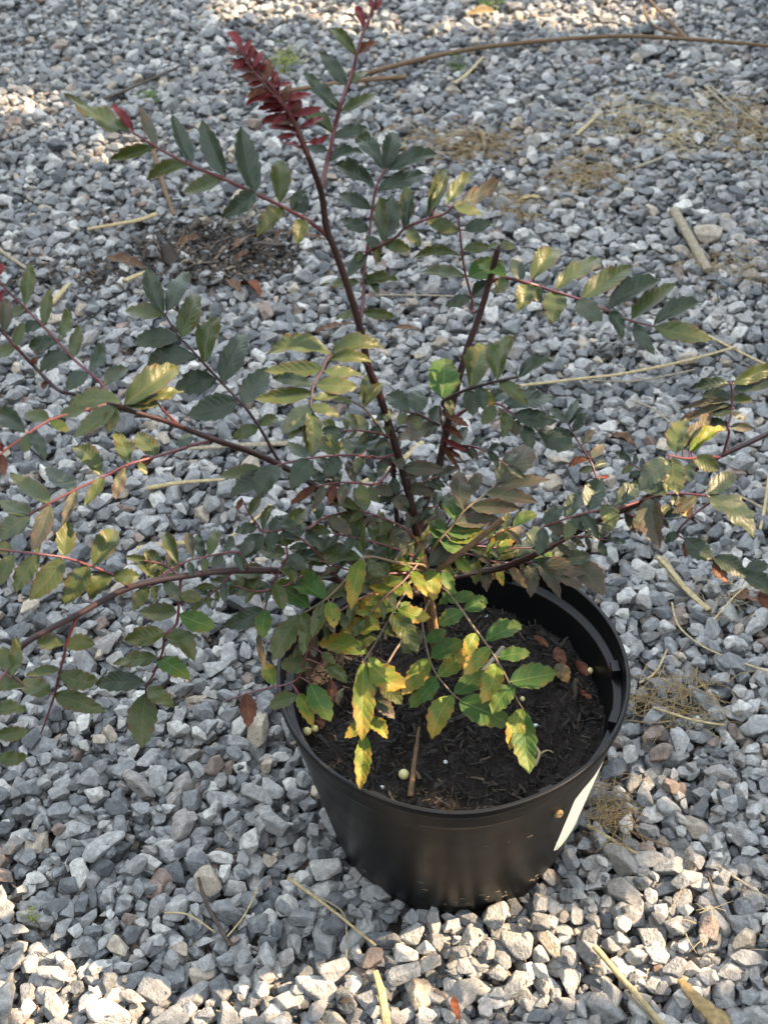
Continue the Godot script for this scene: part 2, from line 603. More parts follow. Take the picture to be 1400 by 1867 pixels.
func gravel() -> void:
	var root := base("gravel_ground")
	root.set_meta("kind", "structure")
	var hm := PackedFloat32Array()
	hm.resize(GW * GH)
	hm.fill(-0.035)
	var owner := PackedInt32Array()
	owner.resize(GW * GH)
	owner.fill(-1)
	var pos := PackedVector3Array()
	var axes := PackedVector3Array()       # half lengths
	var rots: Array[Basis] = []
	var tint := PackedInt32Array()
	var shares: Array = mats.tint_share
	var total := 132000
	for k in total:
		var at := Vector2.ZERO
		var low := 1e9
		var last := k > total * 0.35
		for t in (4 if last else 2):
			var z := -0.30 - pow(rng.randf(), 0.86) * 3.0
			var half := 0.46 + 0.33 * -z
			var x := rnd(-half, half)
			var cx := int((x - GX0) / CELL)
			var cz := int((z - GZ0) / CELL)
			if cx < 4 or cz < 4 or cx > GW - 5 or cz > GH - 5:
				continue
			var h := maxf(hm[cz * GW + cx], maxf(hm[(cz + 1) * GW + cx + 1], hm[(cz - 1) * GW + cx - 1]))
			if h < low:
				low = h
				at = Vector2(x, z)
		if low > 1e8:
			continue
		var size := clampf(exp(rng.randfn(log(0.0112), 0.36)), 0.0052, 0.024)
		if last and rng.randf() < 0.03:
			size *= 1.15
		var a := size * 0.5 * rnd(1.0, 1.5)
		var b := size * 0.5 * rnd(0.68, 1.0)
		var c := size * 0.5 * rnd(0.55, 0.85)
		var pot_d := Vector2(at.x - POT.x, at.y - POT.z).length()
		if pot_d < 0.090 + a * 0.55:
			continue
		if last:
			var q := to_px(Vector3(at.x, 0, at.y))
			if rng.randf() < thin_patch(q.x, q.y) * 0.8:
				continue
		var yaw := rnd(0, TAU)
		var rot := Basis(Vector3.UP, yaw) * Basis(Vector3(rng.randfn(), rng.randfn() * 0.3, rng.randfn()).normalized(), rng.randfn() * 0.30)
		var mx := -1.0
		var sum := 0.0
		var cnt := 0
		var R := int(ceil(a / CELL))
		var cx0 := int((at.x - GX0) / CELL)
		var cz0 := int((at.y - GZ0) / CELL)
		if cx0 - R < 0 or cz0 - R < 0 or cx0 + R >= GW or cz0 + R >= GH:
			continue
		var cy := cos(yaw); var sy := sin(yaw)
		for dz in range(-R, R + 1):
			for dx in range(-R, R + 1):
				var lx := (dx * cy - dz * sy) * CELL / a
				var lz := (dx * sy + dz * cy) * CELL / b
				if lx * lx + lz * lz < 0.6:
					var h := hm[(cz0 + dz) * GW + cx0 + dx]
					mx = maxf(mx, h)
					sum += h
					cnt += 1
		if cnt == 0:
			mx = hm[cz0 * GW + cx0]; sum = mx; cnt = 1
		var y := (sum / cnt) * 0.55 + mx * 0.45 + c * 0.74
		var id := pos.size()
		for dz in range(-R, R + 1):
			for dx in range(-R, R + 1):
				var lx := (dx * cy - dz * sy) * CELL / a
				var lz := (dx * sy + dz * cy) * CELL / b
				var q := lx * lx + lz * lz
				if q < 1.0:
					var n := (cz0 + dz) * GW + cx0 + dx
					var top := y + c * 0.92 * sqrt(1.0 - q)
					if top > hm[n]:
						hm[n] = top
						owner[n] = id
		pos.append(Vector3(at.x, y, at.y))
		axes.append(Vector3(a, c, b))
		rots.append(rot)
		var pick := rng.randf()
		var ti := 0
		while pick > shares[ti]:
			ti += 1
		tint.append(ti)
	# settle the whole bed so that its mean top lies at y = 0
	var sum_h := 0.0
	var n_h := 0
	var seen := {}
	for cz in range(GH):
		for cx in range(GW):
			var id := owner[cz * GW + cx]
			if id >= 0:
				var z := GZ0 + cz * CELL
				if z > -1.6:
					sum_h += hm[cz * GW + cx]
					n_h += 1
				seen[id] = seen.get(id, 0) + 1
	var shift := -sum_h / n_h - 0.002
	top_y = hm
	for k in hm.size():
		top_y[k] = hm[k] + shift
	# the stones that show largest are parts of their own
	var rank := []
	for id in seen:
		var q := to_px(pos[id] + Vector3(0, shift, 0))
		if q.x < -15 or q.x > 1415 or q.y < 0 or q.y > 1885:
			continue
		if Vector2((q.x - 829.0) / 330.0, (q.y - 1250.0) / 235.0).length() < 1.0 or Vector2((q.x - 822.0) / 215.0, (q.y - 1480.0) / 165.0).length() < 1.0:
			continue
		rank.append([seen[id] / (q.z * q.z), id])
	rank.sort_custom(func(p, q): return p[0] > q[0])
	var single := {}
	for k in mini(300, rank.size()):
		single[rank[k][1]] = true
	var variants := []
	for k in 10:
		variants.append(stone_mesh(900 + k * 13, 3, 7 + k % 4))
	var mm := MultiMesh.new()
	mm.transform_format = MultiMesh.TRANSFORM_3D
	mm.use_colors = true
	mm.mesh = stone_mesh(77, 3, 9)
	mm.mesh.surface_set_material(0, mats.loose)
	mm.instance_count = pos.size() - single.size()
	var at_i := 0
	var tints: Array = mats.tints
	for k in pos.size():
		var p := pos[k] + Vector3(0, shift, 0)
		if single.has(k):
			var o := put(variants[rng.randi_range(0, 9)], "stone", mats.stones[tint[k]], root)
			var bs := rots[k] * Basis(Vector3.UP, (0.0 if rng.randf() < 0.5 else PI)) 
			o.transform = Transform3D(bs * Basis.from_scale(axes[k] * 1.12), p)
		else:
			var pre := Basis(Vector3(rng.randfn(), rng.randfn(), rng.randfn()).normalized(), rnd(0, TAU))
			mm.set_instance_transform(at_i, Transform3D(rots[k] * Basis.from_scale(axes[k] * 1.12) * pre, p))
			var c: Color = tints[tint[k]] * rnd(1.3, 2.0)
			c.a = 1.0
			mm.set_instance_color(at_i, c)
			at_i += 1
	var loose := MultiMeshInstance3D.new()
	loose.name = "loose_stones"
	loose.multimesh = mm
	loose.set_meta("kind", "stuff")
	root.add_child(loose)
	# earth below, out to the horizon
	var pl := PlaneMesh.new()
	pl.size = Vector2(240, 240)
	var earth := StandardMaterial3D.new()
	earth.albedo_texture = noise_tex(512, 0.05, 61, Color8(52, 46, 40), Color8(104, 98, 92), 5)
	earth.roughness = 0.95
	triplanar(earth, 3.0)
	var e := put(pl, "earth", earth, root)
	e.position.y = -0.026
	print("stones ", pos.size(), " shift ", shift)

func ground_y(x: float, z: float) -> float:
	var cx := int((x - GX0) / CELL)
	var cz := int((z - GZ0) / CELL)
	if cx < 1 or cz < 1 or cx >= GW - 1 or cz >= GH - 1:
		return 0.0
	return maxf(top_y[cz * GW + cx], -0.02)

# ---------------------------------------------------------------- pot
func pot_shape(th: float) -> float:          # the soft plastic wall is pressed slightly out of round
	return 1.0 + 0.012 * cos(2.0 * (th - 1.45)) + 0.018 * exp(-pow((th - 1.60) / 0.30, 2.0))

func lathe(prof: Array, seg := 96, th0 := 0.0, th1 := TAU) -> ArrayMesh:
	var v := PackedVector3Array()
	var idx := PackedInt32Array()
	var m := prof.size()
	for s in seg + 1:
		var th: float = lerp(th0, th1, float(s) / seg)
		for p in prof:
			var r: float = p.x * lerpf(1.0, pot_shape(th), clampf(p.y / POT_H, 0.0, 1.0))
			v.append(Vector3(cos(th) * r, p.y, sin(th) * r))
	for s in seg:
		for k in m - 1:
			var a := s * m + k
			idx.append_array([a, a + 1, a + m, a + 1, a + m + 1, a + m])
	return arrays(v, smooth_normals(v, idx), idx)

func rounded(pts: Array, bevel: float) -> Array:        # cut the corners of a profile
	var out := [pts[0]]
	for k in range(1, pts.size() - 1):
		var p: Vector2 = pts[k]
		var a: Vector2 = pts[k - 1]; var b: Vector2 = pts[k + 1]
		var da := minf(bevel, (a - p).length() * 0.45)
		var db := minf(bevel, (b - p).length() * 0.45)
		var pa := p + (a - p).normalized() * da
		var pb := p + (b - p).normalized() * db
		out.append(pa)
		out.append((pa + pb) * 0.25 + p * 0.5)
		out.append(pb)
	out.append(pts[pts.size() - 1])
	return out

func pot_r(y: float) -> float:               # outer wall
	return lerpf(0.0998, 0.1295, clampf((y - 0.012) / 0.146, 0.0, 1.0)) if y < 0.158 else 0.1312

func pot() -> void:
	var root := base("nursery_pot", POT + Vector3(0, -0.004, 0))
	tag(root, "black plastic nursery pot holding dark soil and a bronze-leaved shrub", "plant pot")
	var V := func(a, b): return Vector2(a, b)
	var outer := [V.call(0.0, 0.004), V.call(0.080, 0.004), V.call(0.084, 0.0), V.call(0.0965, 0.0), V.call(0.0975, 0.010), V.call(0.0998, 0.0125), V.call(0.1288, 0.152), V.call(0.1300, 0.1545), V.call(0.1322, 0.170), V.call(0.1350, 0.1715), V.call(0.1352, POT_H), V.call(0.1318, POT_H), V.call(0.1298, 0.1600), V.call(0.1232, 0.1585), V.call(0.1212, 0.146), V.call(0.1150, 0.110), V.call(0.097, 0.012), V.call(0.0, 0.008)]
	put(lathe(rounded(outer, 0.0011), 128), "wall", mats.pot, root)
	# moulding line under the rim band and lugs inside, on the ledge
	var band := []
	for k in 9:
		var a := PI * k / 8.0
		band.append(Vector2(pot_r(0.1440) - 0.0003 + sin(a) * 0.0006, 0.1440 + cos(a) * 0.0008))
	put(lathe(band, 128), "moulding_line", mats.pot, root)
	for deg in [-2.0, 22.0, -66.0, 62.0, 118.0, 178.0]:
		var th := deg_to_rad(deg)
		var bx := BoxMesh.new()
		bx.size = Vector3(0.006, 0.010, 0.011)
		var lug := put(bx, "lug", mats.pot, root)
		var r := 0.1266 * pot_shape(th)
		lug.transform = Transform3D(Basis(Vector3.UP, -th), Vector3(cos(th) * r, 0.1630, sin(th) * r))
	# feet
	for k in 8:
		var th := TAU * k / 8.0 + 0.25
		var bx := BoxMesh.new()
		bx.size = Vector3(0.012, 0.006, 0.020)
		var foot := put(bx, "foot", mats.pot, root)
		foot.transform = Transform3D(Basis(Vector3.UP, -th), Vector3(cos(th) * 0.0895, -0.0035, sin(th) * 0.0895))
	# white label wrapped round the right-hand side
	var st := patch(deg_to_rad(47.3), deg_to_rad(-24.0), 0.046, 0.136, 0.0007)
	var sticker := put(st, "sticker", mats.sticker, root)
	sticker.set_meta("label", "white paper label with faint green print")
	put(patch(deg_to_rad(45.0), deg_to_rad(-20.0), 0.050, 0.056, 0.0011), "print_band", mats.print_green, sticker)
	for k in 4:
		put(patch(deg_to_rad(33.0), deg_to_rad(-10.0 - 4 * k), 0.098 - k * 0.010, 0.1005 - k * 0.010, 0.0011), "print_line", mats.print_grey, sticker)
	# dried mud specks and scuffs on the wall
	var b := Bag.new()
	for k in 26:
		var th := deg_to_rad(rng.randfn() * 22.0 + 72.0)
		var y := absf(rng.randfn()) * 0.012 + 0.016
		if k > 20:
			y = rnd(0.02, 0.13)
		var r := pot_r(y) * lerpf(1.0, pot_shape(th), y / POT_H) + 0.0004
		var c := Vector3(cos(th) * r, y, sin(th) * r)
		var tang := Vector3(-sin(th), 0, cos(th))
		var l := rnd(0.0004, 0.0026)
		tube(b, PackedVector3Array([c - tang * l, c, c + tang * l]), 0.00022, 0.0001, 5, 0.7, 0.3)
	put(bag_mesh(b), "mud_specks", mats.grey_straw, root).set_meta("kind", "stuff")
	# small snail shell stuck below the rim
	var sp := px3(1011, 1471, 0.10)
	var th := deg_to_rad(55.5)
	var rr := pot_r(0.128) * pot_shape(th)
	sp = POT + Vector3(cos(th) * rr, 0.124, sin(th) * rr)
	var sb := Bag.new()
	var out := Vector3(cos(th), 0.2, sin(th)).normalized()
	var tg := Vector3(-sin(th), 0, cos(th))
	var coil := PackedVector3Array()
	for k in 30:
		var a := k * 0.42
		var q := 1.0 - k / 32.0
		coil.append(sp + out * (0.0016 + 0.0012 * (1.0 - q)) + (tg * cos(a) + Vector3.UP * sin(a)) * 0.0026 * q)
	tube(sb, coil, 0.0021, 0.0004, 8)
	var sh := put(bag_mesh(sb), "snail_shell", mats.gold_straw)
	tag(sh, "tiny tan snail shell stuck to the pot below its rim", "snail shell")
	lit.append([POT + Vector3(0.115, 0.10, 0.06), 0.05])

func patch(t0: float, t1: float, y0: float, y1: float, lift: float) -> ArrayMesh:
	var v := PackedVector3Array()
	var n := PackedVector3Array()
	var idx := PackedInt32Array()
	var A := 20
	var B := 10
	for i in A + 1:
		var u := float(i) / A
		for j in B + 1:
			var w := float(j) / B
			# rounded corners
			var ex := absf(u * 2.0 - 1.0)
			var cut := maxf(0.0, (ex - 0.86) / 0.14)
			var squeeze := 1.0 - 0.16 * cut * cut
			var th: float = lerp(t0, t1, u)
			var y: float = lerp(y0, y1, 0.5 + (w - 0.5) * squeeze)
			var r := pot_r(y) * lerpf(1.0, pot_shape(th), y / POT_H) + lift
			v.append(Vector3(cos(th) * r, y, sin(th) * r))
			n.append(Vector3(cos(th), -0.2, sin(th)).normalized())
	for i in A:
		for j in B:
			var a := i * (B + 1) + j
			idx.append_array([a, a + 1, a + B + 1, a + 1, a + B + 2, a + B + 1])
	return arrays(v, n, idx)

# ---------------------------------------------------------------- soil in the pot
func soil_h(x: float, z: float) -> float:
	return SOIL_Y + 0.0035 * sin(x * 61.0 + 1.0) * sin(z * 47.0) + 0.002 * sin(x * 160.0 + z * 120.0)

func potting_mix() -> void:
	var root := base("potting_mix")
	root.set_meta("kind", "structure")
	var v := PackedVector3Array()
	var idx := PackedInt32Array()
	var nz := FastNoiseLite.new()
	nz.seed = 9
	nz.frequency = 90.0
	nz.fractal_octaves = 3
	var rings := 44
	var seg := 120
	for r in rings + 1:
		for s in seg:
			var th := TAU * s / seg
			var rad := 0.1180 * r / rings
			var x := POT.x + cos(th) * rad
			var z := POT.z + sin(th) * rad
			v.append(Vector3(x, soil_h(x, z) + nz.get_noise_2d(x, z) * 0.006 - 0.002, z))
	for r in rings:
		for s in seg:
			var a := r * seg + s
			var b := r * seg + (s + 1) % seg
			idx.append_array([a, a + seg, b, b, a + seg, b + seg])
	put(arrays(v, smooth_normals(v, idx), idx), "soil_bed", mats.soil, root)
	var chip := Bag.new()
	tube(chip, PackedVector3Array([Vector3(-1, 0, 0), Vector3(-0.4, 0.15, 0.05), Vector3(0.4, -0.05, -0.08), Vector3(1, 0.1, 0)]), 0.5, 0.3, 6, 0.4, 0.35)
	var mm := MultiMesh.new()
	mm.transform_format = MultiMesh.TRANSFORM_3D
	mm.use_colors = true
	mm.mesh = bag_mesh(chip)
	mm.mesh.surface_set_material(0, mats.tinted)
	mm.instance_count = 5200
	for k in mm.instance_count:
		var rad := 0.1165 * sqrt(rng.randf())
		var th := rnd(0, TAU)
		var x := POT.x + cos(th) * rad
		var z := POT.z + sin(th) * rad
		var l := exp(rng.randfn(log(0.0021), 0.45))
		var wd := l * rnd(0.22, 0.6)
		if rng.randf() < 0.14:
			l *= 1.9
			wd = 0.0005
		var bs := Basis(Vector3(rng.randfn() * 0.5, 1, rng.randfn() * 0.5).normalized(), rnd(0, TAU)) * Basis(Vector3(0, 0, 1), rng.randfn() * 0.5) * Basis.from_scale(Vector3(l, wd * 1.2, wd * 1.4))
		mm.set_instance_transform(k, Transform3D(bs, Vector3(x, soil_h(x, z) + rnd(-0.001, 0.004), z)))
		var p := rng.randf()
		var c := Color(0.006, 0.005, 0.004).lerp(Color(0.026, 0.019, 0.013), rng.randf())
		if p > 0.90:
			c = Color(0.06, 0.042, 0.026)
		if p > 0.965:
			c = Color(0.14, 0.10, 0.06)
		mm.set_instance_color(k, c)
	var chips := MultiMeshInstance3D.new()
	chips.name = "bark_fines"
	chips.multimesh = mm
	chips.set_meta("kind", "stuff")
	root.add_child(chips)
	# things lying on the soil
	var ball := SphereMesh.new()
	ball.radius = 0.0040
	ball.height = 0.0078
	ball.radial_segments = 20
	ball.rings = 12
	var prill := mat(Color(0.50, 0.45, 0.20), 0.3)
	prill.backlight_enabled = true
	prill.backlight = Color(0.3, 0.28, 0.1)
	for q in [[736, 1411, 1.0], [560, 1333, 0.85], [574, 1327, 0.7], [672, 1276, 0.8], [678, 1313, 0.75], [986, 1252, 0.8], [952, 1279, 0.5], [1075, 1220, 0.7]]:
		var g := pg(q[0], q[1], SOIL_Y + 0.006)
		var o := put(ball, "fertiliser_prill", prill)
		o.position = Vector3(g.x, soil_h(g.x, g.z) + 0.0055, g.z)
		o.scale = Vector3.ONE * q[2]
		tag(o, "round yellow-green fertiliser bead lying on the pot's dark soil", "fertiliser bead", "fertiliser beads on the potting soil")
	for q in [[886, 1120], [918, 1140], [812, 1385], [977, 1317], [697, 1431]]:
		var g := pg(q[0], q[1], SOIL_Y + 0.004)
		var o := put(stone_mesh(q[0], 1, 7), "perlite_grain", mats.sticker)
		o.position = Vector3(g.x, soil_h(g.x, g.z) + 0.0025, g.z)
		o.scale = Vector3(1.2, 0.8, 1.0) * 0.0019
		tag(o, "small white perlite grain on the dark potting soil", "perlite", "perlite grains on the potting soil")
	var sb := Bag.new()
	var a := pg(764, 1325, SOIL_Y + 0.022)
	var m := pg(757, 1378, SOIL_Y + 0.012)
	var c := pg(748, 1452, SOIL_Y + 0.006)
	tube(sb, spline([a, m, c], 5), 0.0010, 0.0023, 8, 0.7, 0.2)
	var stick := put(bag_mesh(sb), "wood_splinter", mats.brown_stick)
	tag(stick, "light brown wood splinter lying on the soil at the pot's front", "stick")
	var sb2 := Bag.new()
	tube(sb2, spline([pg(871, 1233, SOIL_Y + 0.022), pg(890, 1212, SOIL_Y + 0.020), pg(917, 1180, SOIL_Y + 0.016)], 4), 0.0016, 0.0022, 7, 0.6, 0.1)
	tag(put(bag_mesh(sb2), "straw_stalk", mats.grey_straw), "pale grey stalk leaning on leaves above the pot's soil", "straw")
	var sb3 := Bag.new()
	tube(sb3, spline([pg(975, 1395, SOIL_Y + 0.006), pg(983, 1375, SOIL_Y + 0.012), pg(978, 1362, SOIL_Y + 0.008)], 4), 0.0016, 0.0007, 6, 0.7, 0.2)
	tube(sb3, spline([pg(980, 1378, SOIL_Y + 0.010), pg(996, 1368, SOIL_Y + 0.010), pg(1008, 1372, SOIL_Y + 0.006)], 4), 0.0009, 0.0005, 6, 0.7, 0.2)
	tag(put(bag_mesh(sb3), "dry_rootlet", mats.straw), "pale forked rootlet on the soil beside the right pot wall", "root")
	for q in [[1015, 1210, 1035, 1245, "k", 30], [1012, 1180, 1030, 1212, "w", 24], [1050, 1205, 1072, 1232, "w", 22], [972, 1160, 1000, 1180, "w", 16], [1052, 1252, 1080, 1274, "w", 12], [590, 1300, 586, 1330, "w", 18], [604, 1240, 600, 1285, "w", 18], [625, 1255, 615, 1286, "b", 14]]:
		var o := dead_leaf(pg(q[0], q[1], SOIL_Y + 0.010), pg(q[2], q[3], SOIL_Y + 0.004), q[5] / 2300.0, mats[q[4]])
		tag(o, {"k": "pale tan fallen leaflet lying on the potting soil", "w": "rust-brown fallen leaflet lying on the potting soil", "b": "dull mauve fallen leaflet lying on the potting soil"}[q[4]], "dead leaf", "fallen leaflets inside the pot")
	for q in [[565, 1225, 0.025], [645, 1192, 0.02], [740, 1400, 0.012]]:
		lit.append([pg(q[0], q[1], SOIL_Y), q[2]])

func dead_leaf(a: Vector3, b: Vector3, w: float, m: Material, called := "fallen_leaflet") -> MeshInstance3D:
	var x := b - a
	var L := x.length()
	x = x / L
	var n := (Vector3.UP + Vector3(rnd(-1, 1), 0, rnd(-1, 1)) * 0.35)
	n = (n - x * n.dot(x)).normalized()
	var o := put(leaf_meshes[rng.randi_range(0, 13)], called, m)
	o.transform = Transform3D(Basis(x * L, n * L, x.cross(n) * w), a)
	return o

# ---------------------------------------------------------------- the shrub
var plant: Node3D

func chain(p: Array) -> Array:
	var out := []
	for q in p:
		out.append(px3(q[0], q[1], q[2]))
	return out

func stem(p: Array, r0: float, r1: float, m: Material, called := "stem") -> void:
	var pts := spline(chain(p), 5)
	var o := put(null, called, m, plant)
	o.position = pts[0] - plant.position
	var b := Bag.new()
	var loc := PackedVector3Array()
	for q in pts:
		loc.append(q - pts[0])
	r0 *= 0.70
	r1 *= 0.70
	tube(b, loc, r0, r1, 9, 1.0, 0.05)
	# leaf scars: slight rings along the shoot
	for k in range(4, loc.size() - 2, 6):
		var t: Vector3 = (loc[k + 1] - loc[k]).normalized()
		var r: float = lerp(r0, r1, float(k) / loc.size())
		tube(b, PackedVector3Array([loc[k] - t * 0.0012, loc[k], loc[k] + t * 0.0012]), r * 1.03, r * 1.12, 9)
	o.mesh = bag_mesh(b)

# rachis points [x, y, metres nearer than the pot's axis]; leaflets [base x, y, tip x, y, width, kind] (capitals: in the sun)
func frond(m: Material, r0: float, r1: float, p: Array, leaves: Array, called := "frond") -> void:
	var pts := spline(chain(p), 6)
	var flat := []
	for q in pts:
		flat.append(to_px(q))
	var o := put(null, called, m, plant)
	o.position = pts[0] - plant.position
	var b := Bag.new()
	var loc := PackedVector3Array()
	for q in pts:
		loc.append(q - pts[0])
	r0 *= 0.66
	r1 *= 0.66
	tube(b, loc, r0, r1, 7, 1.0, 0.04)
	var bases := []
	for l in leaves:
		var best := 0
		var d := 1e9
		for k in flat.size():
			var e := Vector2(flat[k].x - l[0], flat[k].y - l[1]).length()
			if e < d:
				d = e
				best = k
		var at := EYE + ray(l[0], l[1]) * (flat[best].z as float)
		bases.append(at)
		if d > 2.5:
			tube(b, PackedVector3Array([pts[best] - pts[0], (pts[best] + at) * 0.5 - pts[0] + Vector3(0, 0.0006, 0), at + (at - pts[best]) * 0.15 - pts[0]]), maxf(r1 * 0.8, 0.0006), 0.0005, 5)
	o.mesh = bag_mesh(b)
	for k in leaves.size():
		var l: Array = leaves[k]
		leaflet(o, bases[k], l[2], l[3], l[4], l[5])

# a smaller frond in the dense base, its leaflets paired along the rachis
func spray(p: Array, pairs: int, len_px: float, kinds: String) -> void:
	var leaves := []
	var n := p.size() - 1
	for k in pairs:
		var f := (k + 0.6) / pairs * n
		var i := mini(int(f), n - 1)
		var t := f - i
		var a := Vector2(p[i][0], p[i][1])
		var b := Vector2(p[i + 1][0], p[i + 1][1])
		var c := a.lerp(b, t)
		var d := (b - a).normalized()
		for s in [-1.0, 1.0]:
			if rng.randf() < 0.08:
				continue
			var e := c + d.rotated(s * rnd(0.7, 1.25)) * len_px * rnd(0.7, 1.2) * (1.0 - 0.25 * k / pairs)
			leaves.append([c.x, c.y, e.x, e.y, 0, kinds[rng.randi_range(0, kinds.length() - 1)]])
	var q := Vector2(p[n][0], p[n][1])
	var dd := (q - Vector2(p[n - 1][0], p[n - 1][1])).normalized() * len_px
	leaves.append([q.x, q.y, q.x + dd.x, q.y + dd.y, 0, kinds[0]])
	frond(mats.red_rachis, 0.0015, 0.0008, p, leaves)

func shrub() -> void:
	var foot := px3(800, 1215, 0.0)
	foot = pg(799, 1200, SOIL_Y - 0.004)
	var zoff := foot.z - POT.z
	plant = base("potted_shrub", foot)
	tag(plant, "bronze and green shrub with toothed pinnate leaves growing in the black pot", "shrub")
	var R: Material = mats.red_rachis
	var D: Material = mats.dark_bark
	# --- trunk and shoots
	stem([[799, 1200, zoff], [793, 1165, zoff * 0.9], [785, 1110, zoff * 0.7], [775, 1050, 0.0], [768, 1010, 0.0]], 0.0062, 0.0050, mats.tan_bark, "trunk")
	stem([[775, 1050, 0.0], [757, 957, 0.0], [740, 880, 0.0], [717, 800, 0.0], [690, 715, 0.0], [670, 665, 0.0], [660, 612, 0.0], [640, 542, 0.0], [612, 460, 0.0], [595, 415, 0.0], [587, 357, 0.0], [575, 320, 0.005], [562, 285, 0.01], [540, 232, 0.012], [525, 200, 0.015], [497, 160, 0.02], [480, 140, 0.02], [452, 107, 0.02], [437, 82, 0.02]], 0.0043, 0.0014, mats.red_bark)
	stem([[772, 1020, 0.0], [765, 965, -0.005], [772, 922, -0.01], [795, 870, -0.015], [806, 820, -0.02], [820, 755, -0.02], [835, 695, -0.025], [850, 640, -0.03], [872, 580, -0.035], [890, 520, -0.04], [907, 455, -0.04]], 0.0043, 0.0027, D)
	stem([[790, 1062, 0.0], [830, 1050, -0.01], [880, 1042, -0.015], [930, 1030, -0.01], [986, 1006, 0.0], [1028, 982, 0.0], [1097, 946, 0.01], [1166, 916, 0.015], [1196, 895, 0.015], [1298, 838, 0.01], [1400, 790, 0.0], [1470, 752, -0.01]], 0.0040, 0.0026, mats.red_bark)
	stem([[800, 1037, 0.005], [840, 1008, 0.01], [917, 946, 0.01]], 0.0034, 0.0031, mats.brown_stick, "pruned_stub")
	stem([[768, 1082, 0.0], [700, 1074, 0.01], [630, 1062, 0.02], [600, 1052, 0.03], [535, 1042, 0.04], [425, 1040, 0.07], [340, 1050, 0.085], [235, 1072, 0.10], [140, 1122, 0.12], [55, 1167, 0.135], [30, 1192, 0.14]], 0.0040, 0.0026, D)
	stem([[768, 1010, 0.0], [720, 978, 0.0], [675, 950, 0.0], [617, 912, 0.01], [590, 895, 0.015], [530, 858, 0.02], [465, 827, 0.03], [395, 803, 0.05], [340, 782, 0.06], [300, 767, 0.07], [240, 750, 0.08], [195, 738, 0.09]], 0.0040, 0.0019, mats.red_bark)
	stem([[238, 750, 0.08], [190, 735, 0.075], [140, 720, 0.07], [105, 710, 0.07], [62, 667, 0.06], [32, 635, 0.06], [5, 605, 0.06], [-20, 580, 0.06]], 0.0018, 0.0012, mats.red_bark, "side_shoot")
	stem([[727, 985, -0.005], [722, 930, -0.005], [718, 870, -0.005], [716, 835, -0.005]], 0.0026, 0.0018, D, "side_shoot")
	# --- tall shoot behind the red tip
	frond(R, 0.0021, 0.0010, [[587, 342, 0.0], [595, 302, -0.01], [605, 262, -0.015], [612, 225, -0.02], [620, 195, -0.02], [632, 160, -0.025], [645, 125, -0.03], [650, 102, -0.03], [662, 60, -0.035], [677, 25, -0.04], [690, -12, -0.04]], [
		[650, 102, 606, 54, 22, "o"], [650, 101, 689, 78, 16, "w"], [632, 155, 584, 96, 26, "d"], [635, 152, 668, 133, 18, "o"], [616, 202, 557, 135, 26, "d"], [620, 205, 690, 170, 22, "o"], [606, 244, 540, 212, 28, "o"], [610, 250, 675, 235, 22, "d"], [597, 275, 557, 268, 18, "d"], [595, 295, 660, 280, 22, "d"], [664, 55, 648, 12, 13, "r"], [665, 55, 672, 35, 9, "r"], [680, 20, 672, 0, 9, "r"], [681, 20, 696, 0, 9, "r"], [620, 196, 596, 178, 12, "o"]])
	frond(R, 0.0016, 0.0008, [[562, 285, 0.012], [540, 232, 0.016], [525, 200, 0.02], [497, 160, 0.024], [480, 140, 0.024], [452, 107, 0.024], [434, 80, 0.024]], [
		[553, 272, 518, 262, 9, "r"], [555, 260, 597, 250, 10, "r"], [545, 240, 492, 232, 11, "r"], [545, 235, 588, 215, 12, "r"], [533, 212, 480, 222, 12, "r"], [533, 212, 585, 197, 13, "r"], [520, 197, 472, 200, 12, "r"], [515, 185, 565, 172, 13, "r"], [510, 185, 447, 175, 13, "r"], [503, 172, 450, 192, 12, "r"], [500, 160, 530, 150, 15, "r"], [488, 150, 435, 140, 14, "r"], [480, 143, 503, 130, 16, "r"], [475, 135, 455, 88, 12, "r"], [453, 110, 422, 128, 15, "r"], [442, 100, 438, 78, 8, "r"], [430, 95, 410, 86, 9, "R"], [463, 120, 485, 127, 14, "r"], [468, 130, 430, 122, 14, "r"], [540, 245, 505, 250, 9, "r"], [525, 205, 497, 228, 10, "r"]])
	# --- upper left frond
	frond(R, 0.0019, 0.0010, [[594, 428, 0.0], [565, 405, 0.01], [525, 382, 0.02], [470, 355, 0.03], [405, 325, 0.04], [345, 300, 0.05], [285, 268, 0.055], [240, 240, 0.06]], [
		[235, 242, 122, 175, 42, "O"], [244, 241, 205, 192, 15, "r"], [285, 265, 257, 194, 22, "b"], [282, 270, 204, 290, 22, "o"], [350, 297, 315, 210, 28, "d"], [346, 301, 270, 327, 24, "o"], [410, 320, 370, 222, 36, "d"], [405, 324, 335, 352, 28, "o"], [465, 350, 440, 235, 42, "d"], [465, 350, 405, 395, 34, "d"], [510, 370, 505, 295, 36, "o"], [517, 380, 470, 430, 32, "O"], [555, 390, 547, 345, 30, "d"], [555, 400, 542, 445, 28, "O"], [532, 385, 560, 350, 20, "d"]])
